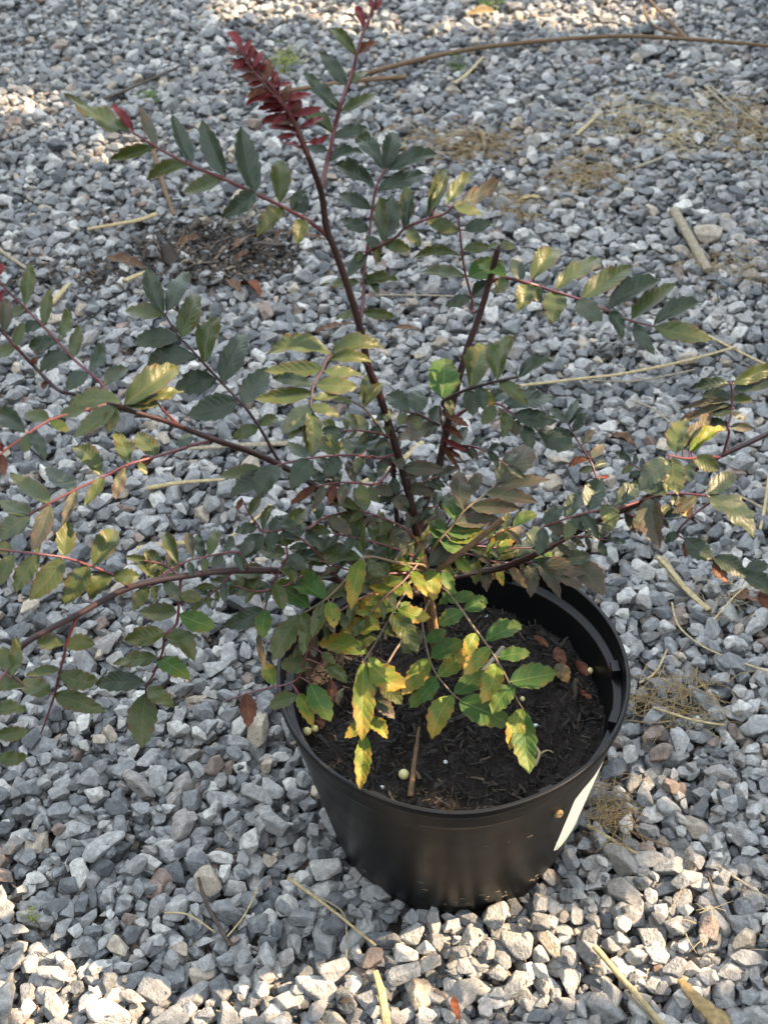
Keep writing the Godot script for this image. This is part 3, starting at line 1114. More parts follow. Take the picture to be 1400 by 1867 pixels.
	# --- behind the main stem
	frond(R, 0.0018, 0.0010, [[656, 600, 0.0], [661, 560, -0.01], [665, 482, -0.03], [670, 455, -0.03], [677, 395, -0.04], [685, 345, -0.045], [700, 312, -0.05]], [
		[699, 310, 647, 250, 28, "d"], [701, 310, 715, 242, 32, "d"], [707, 310, 792, 282, 30, "d"], [682, 342, 617, 302, 30, "d"], [690, 345, 775, 317, 32, "d"], [676, 382, 620, 355, 28, "d"], [680, 385, 725, 370, 24, "d"], [672, 420, 625, 400, 26, "d"], [682, 435, 687, 480, 20, "O"], [662, 517, 726, 512, 22, "o"], [657, 515, 587, 520, 18, "o"], [660, 460, 642, 477, 18, "O"], [667, 465, 632, 507, 22, "d"], [660, 575, 612, 582, 14, "O"], [662, 570, 718, 577, 20, "o"], [664, 500, 690, 535, 16, "d"]])
	frond(R, 0.0016, 0.0008, [[668, 460, -0.03], [700, 445, -0.01], [722, 432, 0.0], [740, 415, 0.015], [772, 402, 0.03], [810, 390, 0.04], [828, 375, 0.045]], [
		[700, 440, 717, 362, 40, "d"], [697, 440, 692, 360, 22, "o"], [697, 442, 747, 455, 24, "o"], [735, 415, 740, 340, 26, "O"], [740, 417, 757, 350, 22, "d"], [745, 417, 767, 450, 22, "o"], [780, 395, 807, 310, 26, "O"], [787, 382, 816, 320, 18, "o"], [780, 405, 832, 420, 26, "o"], [815, 375, 864, 315, 24, "O"], [825, 375, 910, 325, 24, "b"], [827, 377, 877, 390, 20, "o"], [690, 450, 668, 430, 20, "d"]])
	frond(R, 0.0017, 0.0009, [[878, 562, -0.035], [861, 570, -0.05], [860, 545, -0.055], [847, 495, -0.06], [840, 440, -0.065], [835, 387, -0.07]], [
		[837, 420, 797, 425, 20, "d"], [847, 420, 894, 405, 24, "d"], [837, 465, 757, 470, 18, "o"], [845, 455, 892, 450, 20, "O"], [847, 505, 770, 497, 22, "O"], [855, 505, 912, 480, 38, "g"], [857, 542, 812, 557, 22, "d"], [862, 542, 897, 517, 26, "d"], [838, 395, 868, 380, 16, "d"]])
	# --- leaf on the cut tip
	frond(R, 0.0014, 0.0010, [[907, 457, -0.04], [909, 448, -0.04], [914, 446, -0.04]], [[910, 446, 890, 452, 14, "O"], [911, 446, 938, 452, 18, "o"]])
	# --- right upper frond
	frond(R, 0.0020, 0.0009, [[891, 515, -0.04], [925, 507, -0.03], [961, 516, -0.02], [985, 523, -0.02], [1009, 531, -0.01], [1057, 546, 0.0], [1102, 564, 0.0], [1141, 582, 0.0], [1192, 595, 0.0]], [
		[920, 508, 878, 482, 34, "g"], [926, 510, 905, 535, 26, "O"], [949, 513, 934, 474, 26, "d"], [967, 510, 1012, 459, 40, "O"], [961, 519, 943, 567, 34, "O"], [975, 522, 985, 552, 22, "o"], [1012, 525, 1093, 471, 36, "O"], [1009, 534, 1006, 590, 42, "o"], [1060, 543, 1147, 487, 40, "o"], [1051, 546, 1096, 585, 40, "d"], [1108, 564, 1201, 513, 38, "d"], [1111, 570, 1132, 618, 26, "d"], [1153, 582, 1228, 519, 34, "o"], [1156, 588, 1192, 645, 26, "d"], [1192, 591, 1273, 552, 30, "d"], [1192, 597, 1294, 618, 38, "o"]])
	# --- middle fronds
	frond(D, 0.0020, 0.0012, [[822, 752, -0.02], [806, 735, 0.0], [825, 722, 0.02], [850, 711, 0.03], [880, 702, 0.045], [907, 695, 0.055], [944, 687, 0.06]], [
		[805, 725, 807, 657, 50, "g"], [820, 728, 822, 757, 26, "O"], [857, 705, 885, 632, 50, "o"], [855, 712, 862, 757, 36, "d"], [867, 712, 897, 738, 20, "y"], [905, 690, 942, 615, 44, "o"], [910, 697, 960, 737, 26, "O"], [945, 687, 1007, 660, 26, "d"], [875, 705, 880, 745, 26, "d"]])
	frond(D, 0.0016, 0.0009, [[800, 775, -0.015], [780, 765, 0.02], [762, 755, 0.035], [745, 752, 0.035]], [
		[745, 752, 705, 722, 34, "d"], [760, 752, 757, 712, 36, "d"], [764, 755, 763, 783, 32, "o"], [775, 763, 730, 770, 22, "b"], [798, 777, 725, 802, 32, "b"], [790, 770, 800, 740, 26, "d"], [740, 752, 728, 775, 20, "o"]])
	frond(R, 0.0016, 0.0009, [[815, 772, -0.02], [860, 742, -0.01], [905, 736, 0.0], [930, 752, 0.005], [960, 772, 0.01], [984, 786, 0.01]], [
		[915, 735, 1010, 725, 36, "d"], [935, 755, 1012, 768, 36, "d"], [920, 752, 917, 797, 24, "O"], [900, 740, 880, 774, 26, "O"], [957, 777, 970, 817, 28, "d"], [982, 785, 1045, 812, 32, "d"], [945, 765, 940, 795, 20, "b"], [890, 738, 920, 715, 24, "d"], [925, 745, 975, 705, 22, "d"]])
	frond(R, 0.0013, 0.0007, [[1110, 935, 0.0], [1092, 890, -0.03], [1079, 847, -0.05], [1061, 817, -0.055], [1046, 793, -0.06], [1034, 770, -0.06]], [
		[1061, 811, 1083, 784, 14, "B"], [1079, 835, 1100, 811, 18, "B"], [1076, 838, 1035, 853, 13, "w"], [1082, 853, 1055, 859, 14, "d"], [1082, 853, 1105, 845, 14, "d"], [1044, 787, 1070, 754, 18, "d"], [1037, 775, 1065, 745, 14, "d"], [1034, 770, 1052, 730, 16, "d"], [1031, 771, 1001, 745, 16, "d"], [1046, 796, 985, 800, 30, "d"], [1088, 872, 1110, 870, 14, "r"], [1090, 878, 1068, 884, 12, "d"]])
	# --- right branch
	frond(R, 0.0015, 0.0009, [[1319, 824, 0.01], [1328, 790, 0.01], [1326, 778, 0.01], [1332, 754, 0.005], [1334, 724, 0.0], [1331, 698, 0.0]], [
		[1328, 700, 1259, 709, 18, "d"], [1334, 727, 1280, 721, 26, "d"], [1330, 730, 1240, 747, 14, "b"], [1337, 712, 1425, 690, 30, "d"], [1337, 745, 1274, 751, 26, "d"], [1332, 738, 1236, 770, 12, "b"], [1336, 700, 1425, 668, 28, "o"], [1331, 778, 1373, 781, 16, "b"], [1325, 778, 1290, 770, 20, "d"], [1336, 730, 1370, 728, 18, "o"], [1334, 752, 1358, 765, 14, "d"]])
	frond(R, 0.0016, 0.0009, [[1312, 834, 0.01], [1285, 832, 0.03], [1250, 836, 0.045], [1217, 829, 0.05]], [
		[1232, 826, 1250, 766, 42, "o"], [1244, 820, 1283, 775, 20, "b"], [1256, 823, 1319, 787, 26, "Y"], [1258, 822, 1296, 752, 24, "b"], [1265, 835, 1310, 856, 36, "o"], [1226, 835, 1235, 900, 42, "o"], [1217, 838, 1166, 892, 42, "d"], [1219, 840, 1212, 898, 30, "o"], [1262, 842, 1255, 880, 24, "d"]])
	frond(R, 0.0015, 0.0009, [[1166, 914, 0.018], [1200, 905, 0.03], [1235, 900, 0.035], [1286, 904, 0.04], [1300, 912, 0.04]], [
		[1190, 907, 1202, 997, 46, "b"], [1238, 901, 1256, 943, 30, "k"], [1289, 904, 1372, 979, 42, "D"], [1286, 901, 1337, 862, 34, "d"], [1215, 904, 1160, 880, 28, "d"], [1270, 905, 1225, 935, 20, "b"], [1225, 902, 1240, 930, 30, "d"]])
	frond(R, 0.0013, 0.0007, [[1300, 912, 0.04], [1262, 940, 0.05], [1235, 970, 0.05], [1250, 985, 0.05], [1297, 1020, 0.05], [1350, 1048, 0.05], [1410, 1072, 0.05]], [
		[1247, 982, 1297, 1018, 38, "d"], [1300, 1017, 1357, 1052, 32, "d"], [1350, 1045, 1412, 1085, 32, "d"], [1235, 972, 1212, 990, 20, "d"], [1246, 990, 1248, 1017, 14, "w"], [1300, 1022, 1325, 1062, 22, "w"], [1355, 1050, 1400, 1030, 26, "d"], [1390, 1070, 1398, 1110, 18, "w"]])
	frond(R, 0.0015, 0.0009, [[1166, 914, 0.018], [1130, 925, 0.03], [1082, 932, 0.035], [1031, 946, 0.035], [992, 960, 0.03]], [
		[1073, 930, 1095, 873, 40, "d"], [1121, 920, 1160, 884, 34, "d"], [1103, 920, 1112, 968, 36, "o"], [1031, 945, 1064, 901, 34, "d"], [994, 958, 1022, 922, 28, "d"], [998, 957, 1034, 975, 24, "b"], [1040, 945, 1088, 958, 30, "d"], [1045, 950, 1030, 985, 24, "o"], [990, 962, 982, 1012, 26, "d"], [1060, 938, 1090, 985, 24, "d"]])
	# --- over the pot's back rim
	frond(R, 0.0015, 0.0009, [[805, 1020, 0.0], [850, 1010, -0.02], [900, 1024, -0.03], [935, 1026, -0.035], [965, 1025, -0.04], [1000, 1022, -0.04], [1045, 1020, -0.045]], [
		[865, 1017, 867, 1065, 22, "o"], [892, 1025, 887, 1077, 22, "b"], [912, 1025, 897, 1056, 26, "K"], [910, 1030, 916, 1066, 14, "Y"], [927, 1030, 960, 1072, 18, "K"], [968, 1027, 967, 1088, 28, "b"], [982, 1028, 1020, 1090, 26, "b"], [975, 1022, 1066, 1045, 32, "B"], [980, 1025, 1062, 1073, 28, "b"], [1045, 1022, 1098, 1083, 44, "b"], [970, 1022, 1012, 1002, 24, "g"], [937, 1022, 962, 985, 32, "d"], [965, 1020, 982, 962, 36, "d"], [1010, 1020, 1050, 995, 30, "d"], [850, 1012, 832, 1045, 18, "g"], [1020, 1020, 1075, 1015, 28, "d"], [948, 1026, 972, 1062, 16, "b"], [880, 1020, 932, 968, 30, "Y"], [900, 1022, 936, 990, 22, "o"], [907, 1022, 944, 1003, 16, "O"]])
	# --- low leaves in the pot's middle
	frond(mats.pale_rachis, 0.0016, 0.0009, [[778, 1040, 0.005], [770, 1030, 0.012], [740, 1027, 0.02], [707, 1021, 0.03], [690, 1016, 0.035]], [
		[707, 1020, 692, 932, 34, "o"], [707, 1025, 665, 1062, 30, "o"], [750, 1025, 772, 967, 36, "b"], [780, 1032, 832, 992, 34, "b"], [800, 1042, 755, 1072, 30, "Y"], [795, 1040, 790, 1092, 34, "Y"], [808, 1042, 824, 1078, 26, "g"], [745, 1050, 707, 1052, 26, "o"], [772, 1045, 745, 1062, 20, "g"], [715, 1022, 690, 1030, 18, "o"], [735, 1026, 728, 990, 24, "g"], [760, 1028, 762, 985, 18, "g"], [722, 1024, 745, 960, 26, "b"]])
	frond(mats.pale_rachis, 0.0016, 0.0008, [[775, 1050, 0.0], [747, 1062, 0.02], [740, 1077, 0.03], [722, 1107, 0.045], [697, 1150, 0.055], [672, 1192, 0.065], [660, 1208, 0.07]], [
		[738, 1077, 677, 1080, 28, "Y"], [722, 1107, 645, 1110, 34, "Y"], [725, 1110, 780, 1125, 28, "Y"], [692, 1147, 627, 1150, 30, "Y"], [700, 1152, 762, 1145, 28, "o"], [670, 1190, 587, 1175, 32, "Y"], [672, 1200, 735, 1250, 42, "Y"], [662, 1210, 660, 1340, 34, "Y"], [712, 1125, 745, 1100, 20, "g"], [715, 1120, 760, 1190, 36, "o"], [690, 1160, 650, 1185, 24, "o"]])
	frond(mats.pale_rachis, 0.0014, 0.0008, [[745, 1150, 0.02], [712, 1200, 0.045], [695, 1235, 0.06], [685, 1262, 0.065], [672, 1310, 0.075], [663, 1340, 0.08]], [
		[692, 1237, 733, 1283, 30, "o"], [682, 1270, 718, 1310, 28, "b"], [670, 1312, 703, 1345, 30, "Y"], [668, 1312, 632, 1343, 26, "y"], [664, 1338, 657, 1432, 26, "y"], [690, 1250, 655, 1290, 24, "g"], [676, 1300, 650, 1320, 18, "o"]])
	frond(mats.pale_rachis, 0.0016, 0.0009, [[785, 1065, 0.0], [812, 1077, 0.01], [840, 1110, 0.025], [862, 1142, 0.035], [885, 1172, 0.045], [912, 1215, 0.055], [925, 1240, 0.06], [942, 1275, 0.065], [953, 1293, 0.068]], [
		[830, 1095, 862, 1084, 26, "g"], [845, 1112, 883, 1092, 30, "g"], [845, 1115, 802, 1138, 28, "g"], [868, 1155, 846, 1194, 26, "Y"], [885, 1168, 946, 1142, 36, "g"], [895, 1180, 849, 1226, 30, "Y"], [908, 1198, 962, 1190, 38, "g"], [905, 1212, 880, 1278, 34, "Y"], [930, 1243, 1008, 1228, 40, "g"], [937, 1248, 900, 1297, 36, "g"], [951, 1292, 930, 1361, 32, "Y"], [954, 1293, 964, 1402, 38, "g"], [820, 1085, 800, 1100, 18, "g"], [835, 1100, 808, 1075, 22, "g"]])
	frond(mats.pale_rachis, 0.0015, 0.0008, [[783, 1095, 0.0], [770, 1125, 0.012], [773, 1160, 0.022], [783, 1202, 0.035], [797, 1232, 0.045], [825, 1265, 0.055], [841, 1278, 0.06]], [
		[787, 1199, 838, 1170, 32, "G"], [798, 1233, 846, 1187, 30, "Y"], [780, 1202, 736, 1263, 32, "Y"], [795, 1236, 749, 1287, 34, "g"], [825, 1268, 790, 1342, 36, "Y"], [827, 1265, 878, 1226, 32, "G"], [838, 1278, 924, 1320, 46, "g"], [772, 1150, 735, 1190, 36, "o"], [774, 1170, 810, 1150, 22, "g"]])
	# --- left of the pot
	frond(mats.pale_rachis, 0.0016, 0.0009, [[765, 1040, 0.01], [720, 1025, 0.03], [665, 1016, 0.04], [632, 1055, 0.05], [597, 1090, 0.058], [567, 1110, 0.06], [545, 1122, 0.062]], [
		[662, 1013, 627, 925, 40, "o"], [657, 1017, 557, 1012, 36, "o"], [662, 1020, 642, 1106, 28, "y"], [592, 1092, 535, 1047, 40, "g"], [597, 1090, 630, 1068, 26, "o"], [590, 1097, 570, 1162, 26, "o"], [600, 1097, 608, 1142, 28, "y"], [565, 1107, 505, 1065, 36, "g"], [547, 1120, 500, 1202, 40, "o"], [557, 1117, 552, 1194, 28, "o"], [630, 1057, 655, 1080, 22, "g"], [672, 1018, 700, 1050, 24, "o"], [575, 1105, 610, 1155, 22, "b"]])
	frond(R, 0.0014, 0.0007, [[622, 1060, 0.022], [600, 1110, 0.06], [560, 1190, 0.075], [540, 1240, 0.08], [475, 1258, 0.085], [410, 1278, 0.09]], [
		[566, 1218, 512, 1212, 34, "o"], [565, 1246, 600, 1310, 36, "g"], [545, 1265, 570, 1322, 22, "y"], [543, 1270, 492, 1290, 30, "o"], [500, 1250, 485, 1215, 24, "y"], [448, 1265, 452, 1325, 30, "w"], [593, 1215, 632, 1245, 26, "o"], [586, 1190, 610, 1210, 24, "o"]])
	frond(R, 0.0016, 0.0008, [[640, 932, 0.005], [615, 938, 0.015], [590, 945, 0.025], [565, 962, 0.035], [525, 992, 0.045], [524, 1015, 0.05], [505, 1050, 0.055], [490, 1087, 0.06], [482, 1115, 0.065], [471, 1155, 0.07]], [
		[490, 1075, 417, 1080, 38, "o"], [480, 1112, 410, 1140, 36, "d"], [485, 1112, 480, 1160, 28, "g"], [500, 1065, 516, 1112, 26, "o"], [510, 1035, 537, 1065, 28, "o"], [485, 1042, 435, 1042, 36, "O"], [520, 1010, 472, 1000, 34, "o"], [525, 1012, 558, 1036, 28, "d"], [500, 988, 542, 975, 26, "o"], [471, 1152, 484, 1218, 13, "k"], [560, 965, 590, 1000, 22, "d"], [580, 950, 575, 915, 24, "d"], [600, 942, 640, 975, 26, "b"], [545, 978, 520, 950, 28, "d"]])
	frond(R, 0.0014, 0.0007, [[565, 962, 0.035], [520, 965, 0.04], [480, 970, 0.04], [470, 957, 0.04], [457, 940, 0.04], [440, 907, 0.04]], [
		[455, 937, 476, 902, 18, "o"], [480, 965, 498, 922, 16, "o"], [470, 962, 430, 970, 22, "d"], [490, 965, 532, 942, 30, "d"], [480, 975, 447, 1017, 34, "d"], [530, 963, 558, 930, 30, "o"], [505, 967, 490, 1005, 30, "d"], [440, 910, 432, 930, 10, "w"], [515, 966, 548, 985, 26, "d"]])
	frond(R, 0.0013, 0.0007, [[455, 1040, 0.065], [440, 1010, 0.065], [415, 1007, 0.07], [377, 1015, 0.075], [345, 1022, 0.08], [300, 1046, 0.085], [280, 1060, 0.09]], [
		[352, 1018, 342, 972, 18, "b"], [372, 1014, 362, 972, 20, "d"], [380, 1015, 392, 967, 22, "o"], [410, 1006, 422, 977, 18, "d"], [325, 1028, 302, 975, 24, "o"], [297, 1044, 270, 1005, 20, "o"], [283, 1057, 245, 1020, 24, "o"], [405, 1010, 387, 1034, 22, "d"], [375, 1018, 372, 1042, 16, "o"], [430, 1010, 445, 1040, 20, "d"], [345, 1024, 352, 1050, 14, "d"], [440, 1015, 460, 985, 24, "d"]])
	frond(R, 0.0011, 0.0007, [[300, 1058, 0.09], [275, 1070, 0.095], [268, 1085, 0.095]], [[272, 1070, 246, 1112, 26, "o"], [280, 1068, 283, 1098, 14, "o"], [300, 1060, 330, 1095, 24, "d"]])
	# --- low left branch
	frond(R, 0.0016, 0.0009, [[142, 1122, 0.12], [125, 1165, 0.125], [117, 1197, 0.13], [110, 1225, 0.13], [100, 1267, 0.13], [85, 1312, 0.13], [75, 1338, 0.13]], [
		[117, 1175, 70, 1172, 36, "o"], [120, 1177, 173, 1175, 30, "O"], [110, 1222, 50, 1232, 20, "o"], [107, 1227, 178, 1240, 36, "o"], [92, 1265, 37, 1247, 36, "O"], [102, 1267, 191, 1298, 36, "o"]])
	frond(R, 0.0014, 0.0008, [[32, 1190, 0.14], [20, 1215, 0.16], [-2, 1245, 0.18], [-14, 1300, 0.2], [-16, 1390, 0.2]], [
		[45, 1250, -10, 1258, 36, "o"], [20, 1235, 30, 1162, 26, "O"], [12, 1225, 5, 1180, 30, "o"], [-10, 1300, 48, 1297, 28, "o"], [-12, 1340, 52, 1333, 28, "o"], [-8, 1380, 50, 1378, 26, "o"]])
	frond(R, 0.0016, 0.0009, [[330, 1054, 0.085], [327, 1095, 0.09], [322, 1137, 0.095], [302, 1157, 0.10], [297, 1187, 0.10], [280, 1230, 0.10], [267, 1252, 0.10], [267, 1270, 0.10]], [
		[322, 1117, 255, 1115, 34, "O"], [328, 1120, 388, 1143, 38, "g"], [302, 1157, 230, 1167, 36, "O"], [305, 1157, 353, 1206, 40, "o"], [288, 1200, 210, 1210, 30, "o"], [290, 1202, 343, 1237, 34, "g"], [267, 1247, 177, 1248, 36, "d"], [270, 1250, 316, 1288, 36, "O"], [267, 1265, 260, 1361, 52, "O"], [327, 1087, 368, 1090, 22, "O"]])
	frond(R, 0.0016, 0.0009, [[238, 1072, 0.10], [205, 1048, 0.105], [160, 1030, 0.11], [120, 1017, 0.115], [70, 1010, 0.12], [25, 1005, 0.12], [-10, 1000, 0.12]], [
		[117, 1014, 126, 952, 36, "O"], [170, 1032, 208, 967, 42, "O"], [72, 1012, 30, 1078, 36, "O"], [115, 1020, 57, 1092, 44, "O"], [160, 1032, 120, 1103, 42, "o"], [205, 1048, 165, 1092, 42, "o"], [207, 1050, 254, 1050, 38, "o"], [22, 1005, -18, 990, 26, "o"], [25, 1010, -2, 1068, 30, "O"], [70, 1012, 62, 975, 16, "o"]])
	frond(R, 0.0017, 0.0009, [[388, 803, 0.05], [350, 812, 0.055], [320, 822, 0.06], [287, 832, 0.065], [235, 847, 0.075], [195, 867, 0.08], [140, 892, 0.09], [87, 920, 0.10], [50, 940, 0.10], [-8, 962, 0.10]], [
		[287, 830, 252, 790, 36, "o"], [282, 834, 257, 852, 20, "w"], [235, 845, 210, 788, 32, "o"], [232, 850, 212, 909, 20, "B"], [185, 868, 138, 817, 36, "o"], [190, 870, 156, 920, 22, "o"], [137, 892, 87, 850, 38, "d"], [140, 895, 115, 958, 20, "b"], [90, 917, 22, 864, 36, "O"], [92, 922, 60, 1003, 32, "b"], [55, 937, 3, 912, 36, "O"], [55, 940, 0, 982, 38, "d"], [255, 842, 268, 865, 14, "o"], [330, 820, 345, 790, 26, "d"]])
	frond(mats.red_bark, 0.0017, 0.0010, [[245, 751, 0.08], [225, 742, 0.09], [210, 738, 0.10], [196, 735, 0.105]], [
		[222, 735, 129, 738, 38, "O"], [228, 738, 322, 672, 0, "o"], [232, 735, 331, 715, 28, "o"], [230, 738, 290, 736, 22, "O"], [210, 742, 137, 797, 32, "o"], [212, 742, 197, 787, 28, "O"], [240, 745, 262, 705, 26, "o"]])
	frond(R, 0.0016, 0.0009, [[330, 778, 0.06], [312, 762, 0.065], [292, 740, 0.07], [275, 715, 0.075]], [[276, 705, 323, 670, 30, "O"], [284, 728, 318, 712, 20, "o"], [280, 722, 250, 712, 20, "o"]])
	frond(mats.red_bark, 0.0018, 0.0009, [[512, 845, 0.02], [505, 835, 0.02], [475, 782, 0.015], [445, 740, 0.01], [402, 695, 0.0], [367, 657, 0.0], [340, 627, -0.005], [327, 615, -0.005], [302, 575, -0.01]], [
		[297, 570, 270, 492, 34, "d"], [305, 570, 335, 497, 38, "d"], [300, 575, 232, 567, 32, "o"], [330, 614, 357, 537, 40, "o"], [325, 617, 245, 625, 36, "d"], [372, 660, 400, 582, 42, "o"], [360, 652, 270, 667, 40, "d"], [405, 695, 445, 610, 45, "d"], [395, 692, 320, 712, 44, "d"], [447, 737, 486, 672, 46, "d"], [432, 732, 345, 757, 48, "d"], [470, 780, 425, 800, 24, "o"], [472, 776, 506, 762, 22, "o"]])
	frond(R, 0.0015, 0.0008, [[196, 735, 0.085], [190, 705, 0.075], [165, 680, 0.07], [135, 655, 0.065], [105, 622, 0.06], [77, 592, 0.055], [45, 560, 0.05], [10, 525, 0.05], [-8, 500, 0.05]], [
		[46, 557, 55, 482, 26, "O"], [47, 562, 10, 574, 20, "O"], [82, 592, 92, 527, 22, "o"], [110, 620, 124, 562, 22, "o"], [135, 653, 146, 595, 24, "o"], [165, 677, 187, 624, 26, "d"], [77, 595, 40, 602, 24, "d"], [105, 625, 55, 632, 28, "d"], [132, 655, 75, 678, 38, "d"], [160, 680, 122, 709, 32, "d"], [192, 702, 233, 672, 28, "d"], [8, 530, -12, 560, 24, "r"], [-4, 505, 6, 480, 12, "r"]])
	frond(R, 0.0014, 0.0008, [[62, 667, 0.06], [30, 634, 0.07], [6, 606, 0.07]], [[30, 632, -12, 648, 24, "o"], [28, 630, 43, 588, 20, "o"], [8, 606, 8, 545, 26, "b"], [60, 665, 70, 650, 14, "w"], [85, 695, 80, 710, 12, "w"]])
	frond(mats.salmon, 0.0015, 0.0008, [[195, 738, 0.095], [140, 752, 0.10], [97, 764, 0.11], [60, 785, 0.12], [37, 802, 0.12], [5, 825, 0.12], [-15, 850, 0.12]], [
		[47, 788, -6, 753, 36, "d"], [90, 764, 47, 753, 28, "o"], [92, 768, 124, 784, 26, "Y"], [54, 790, 46, 824, 22, "O"], [58, 790, 82, 840, 24, "d"], [110, 760, 155, 745, 22, "o"], [8, 825, -4, 800, 16, "r"], [4, 828, 8, 868, 16, "w"]])
	# --- foreground frond that catches the sun
	frond(D, 0.0018, 0.0009, [[672, 668, 0.0], [640, 645, 0.03], [602, 650, 0.06], [586, 678, 0.085], [572, 702, 0.10], [567, 730, 0.11], [567, 752, 0.115]], [
		[602, 645, 490, 648, 34, "O"], [590, 674, 485, 676, 30, "O"], [605, 642, 698, 636, 32, "O"], [602, 655, 675, 660, 24, "o"], [590, 678, 657, 683, 22, "o"], [577, 702, 650, 705, 32, "o"], [569, 716, 467, 727, 30, "o"], [572, 702, 500, 690, 22, "d"], [570, 727, 617, 721, 16, "O"], [567, 740, 619, 761, 20, "o"], [566, 742, 515, 790, 36, "d"], [567, 752, 568, 830, 30, "o"], [560, 758, 562, 825, 24, "O"], [556, 760, 528, 800, 24, "O"]])
	frond(mats.pale_rachis, 0.0013, 0.0008, [[712, 815, 0.005], [690, 777, 0.01], [660, 742, 0.02], [617, 720, 0.03]], [[662, 740, 672, 680, 26, "O"], [664, 742, 695, 700, 18, "o"], [690, 777, 672, 805, 24, "d"], [684, 768, 712, 745, 20, "d"], [600, 722, 640, 735, 14, "O"]])
	frond(R, 0.0015, 0.0008, [[722, 828, 0.0], [690, 835, 0.01], [650, 830, 0.02], [617, 830, 0.02], [560, 836, 0.03], [515, 846, 0.03], [480, 857, 0.03]], [
		[475, 857, 402, 867, 26, "o"], [482, 860, 422, 903, 32, "d"], [512, 850, 475, 908, 42, "d"], [563, 838, 532, 891, 40, "d"], [617, 832, 590, 868, 40, "d"], [663, 834, 652, 866, 32, "d"], [617, 828, 585, 793, 38, "o"], [610, 828, 592, 765, 22, "O"], [660, 828, 645, 797, 40, "d"], [560, 834, 527, 807, 24, "d"], [690, 832, 675, 799, 36, "d"], [640, 830, 625, 800, 24, "o"], [705, 830, 720, 800, 26, "d"]])
	frond(R, 0.0014, 0.0008, [[716, 850, 0.0], [687, 882, 0.02], [650, 880, 0.03], [615, 880, 0.03], [577, 887, 0.035]], [
		[575, 887, 532, 918, 16, "w"], [590, 887, 572, 927, 18, "b"], [630, 882, 622, 924, 18, "b"], [657, 882, 673, 922, 26, "o"], [615, 880, 605, 852, 16, "d"], [647, 879, 634, 840, 18, "b"], [592, 882, 568, 857, 20, "d"], [682, 880, 674, 856, 18, "d"], [610, 882, 600, 920, 16, "w"], [675, 884, 690, 915, 18, "o"]])
	frond(R, 0.0013, 0.0008, [[722, 860, -0.005], [715, 850, 0.0], [695, 838, 0.01], [675, 830, 0.015]], [[711, 848, 665, 805, 32, "d"], [700, 840, 690, 870, 20, "d"], [720, 855, 715, 822, 20, "d"]])
	frond(D, 0.0013, 0.0008, [[742, 890, 0.0], [735, 868, 0.01], [738, 852, 0.015], [750, 848, 0.015]], [[735, 853, 806, 858, 28, "b"], [738, 872, 795, 858, 14, "b"], [742, 890, 790, 905, 24, "b"], [738, 860, 715, 832, 20, "b"]])
	frond(D, 0.0013, 0.0008, [[724, 930, -0.005], [722, 910, 0.01], [718, 898, 0.02]], [[720, 902, 720, 872, 22, "d"], [716, 902, 682, 890, 22, "b"], [725, 902, 732, 932, 20, "b"], [720, 905, 690, 915, 18, "d"], [724, 908, 745, 925, 16, "d"]])
	# --- maroon curled leaflets on the cut shoot
	frond(R, 0.0011, 0.0008, [[806, 820, -0.02], [808, 790, -0.01], [803, 760, -0.005], [802, 740, 0.0]], [[806, 752, 852, 776, 12, "w"], [806, 778, 844, 803, 13, "w"], [807, 800, 850, 822, 10, "r"], [806, 815, 846, 843, 12, "w"], [804, 812, 838, 858, 9, "w"]])
	# --- mauve frond to the right of the stems
	frond(mats.pale_rachis, 0.0017, 0.0009, [[783, 1008, 0.0], [800, 985, 0.0], [822, 962, -0.005], [845, 932, -0.01], [872, 910, -0.02], [902, 886, -0.03]], [
		[905, 880, 962, 810, 50, "b"], [905, 885, 998, 875, 26, "B"], [885, 900, 976, 915, 26, "b"], [860, 925, 945, 927, 28, "b"], [845, 930, 837, 860, 36, "b"], [832, 950, 812, 913, 30, "g"], [830, 955, 907, 945, 26, "b"], [800, 982, 778, 948, 22, "g"], [812, 972, 790, 950, 18, "g"], [815, 970, 872, 965, 28, "g"], [820, 985, 888, 973, 22, "Y"], [785, 1000, 812, 968, 20, "g"], [805, 990, 845, 1005, 20, "g"]])
	frond(R, 0.0012, 0.0007, [[770, 925, -0.01], [785, 925, -0.015], [802, 922, -0.02]], [[772, 928, 792, 933, 16, "b"], [800, 922, 826, 905, 20, "o"], [790, 924, 800, 898, 18, "d"], [802, 924, 828, 935, 16, "o"], [778, 926, 762, 912, 14, "d"]])
	# --- the dense clump round the stem bases
	spray([[770, 1000, 0.005], [740, 965, 0.01], [700, 945, 0.015], [655, 930, 0.02]], 5, 50, "oob")
	spray([[770, 1010, -0.005], [800, 975, -0.015], [830, 935, -0.02], [852, 900, -0.025]], 4, 44, "bbg")
	spray([[765, 1020, 0.01], [720, 1000, 0.02], [670, 985, 0.03], [605, 972, 0.035]], 6, 50, "odo")
	spray([[775, 1030, 0.0], [830, 1012, -0.01], [880, 988, -0.015], [935, 960, -0.02]], 5, 46, "gob")
	spray([[760, 1045, 0.02], [700, 1045, 0.03], [640, 1040, 0.04], [585, 1022, 0.045]], 6, 50, "obo")
	spray([[768, 985, 0.0], [760, 945, 0.0], [745, 900, 0.0]], 4, 38, "dbd")
	spray([[800, 1010, -0.02], [860, 996, -0.03], [920, 1000, -0.035], [985, 998, -0.04]], 5, 44, "dbb")
	spray([[700, 1076, 0.02], [650, 1095, 0.045], [600, 1130, 0.06], [565, 1165, 0.065]], 5, 48, "oob")
	spray([[622, 1060, 0.03], [580, 1010, 0.045], [540, 975, 0.05]], 5, 42, "dod")
	spray([[560, 1045, 0.04], [520, 1068, 0.055], [470, 1078, 0.065], [430, 1068, 0.07]], 5, 40, "dod")
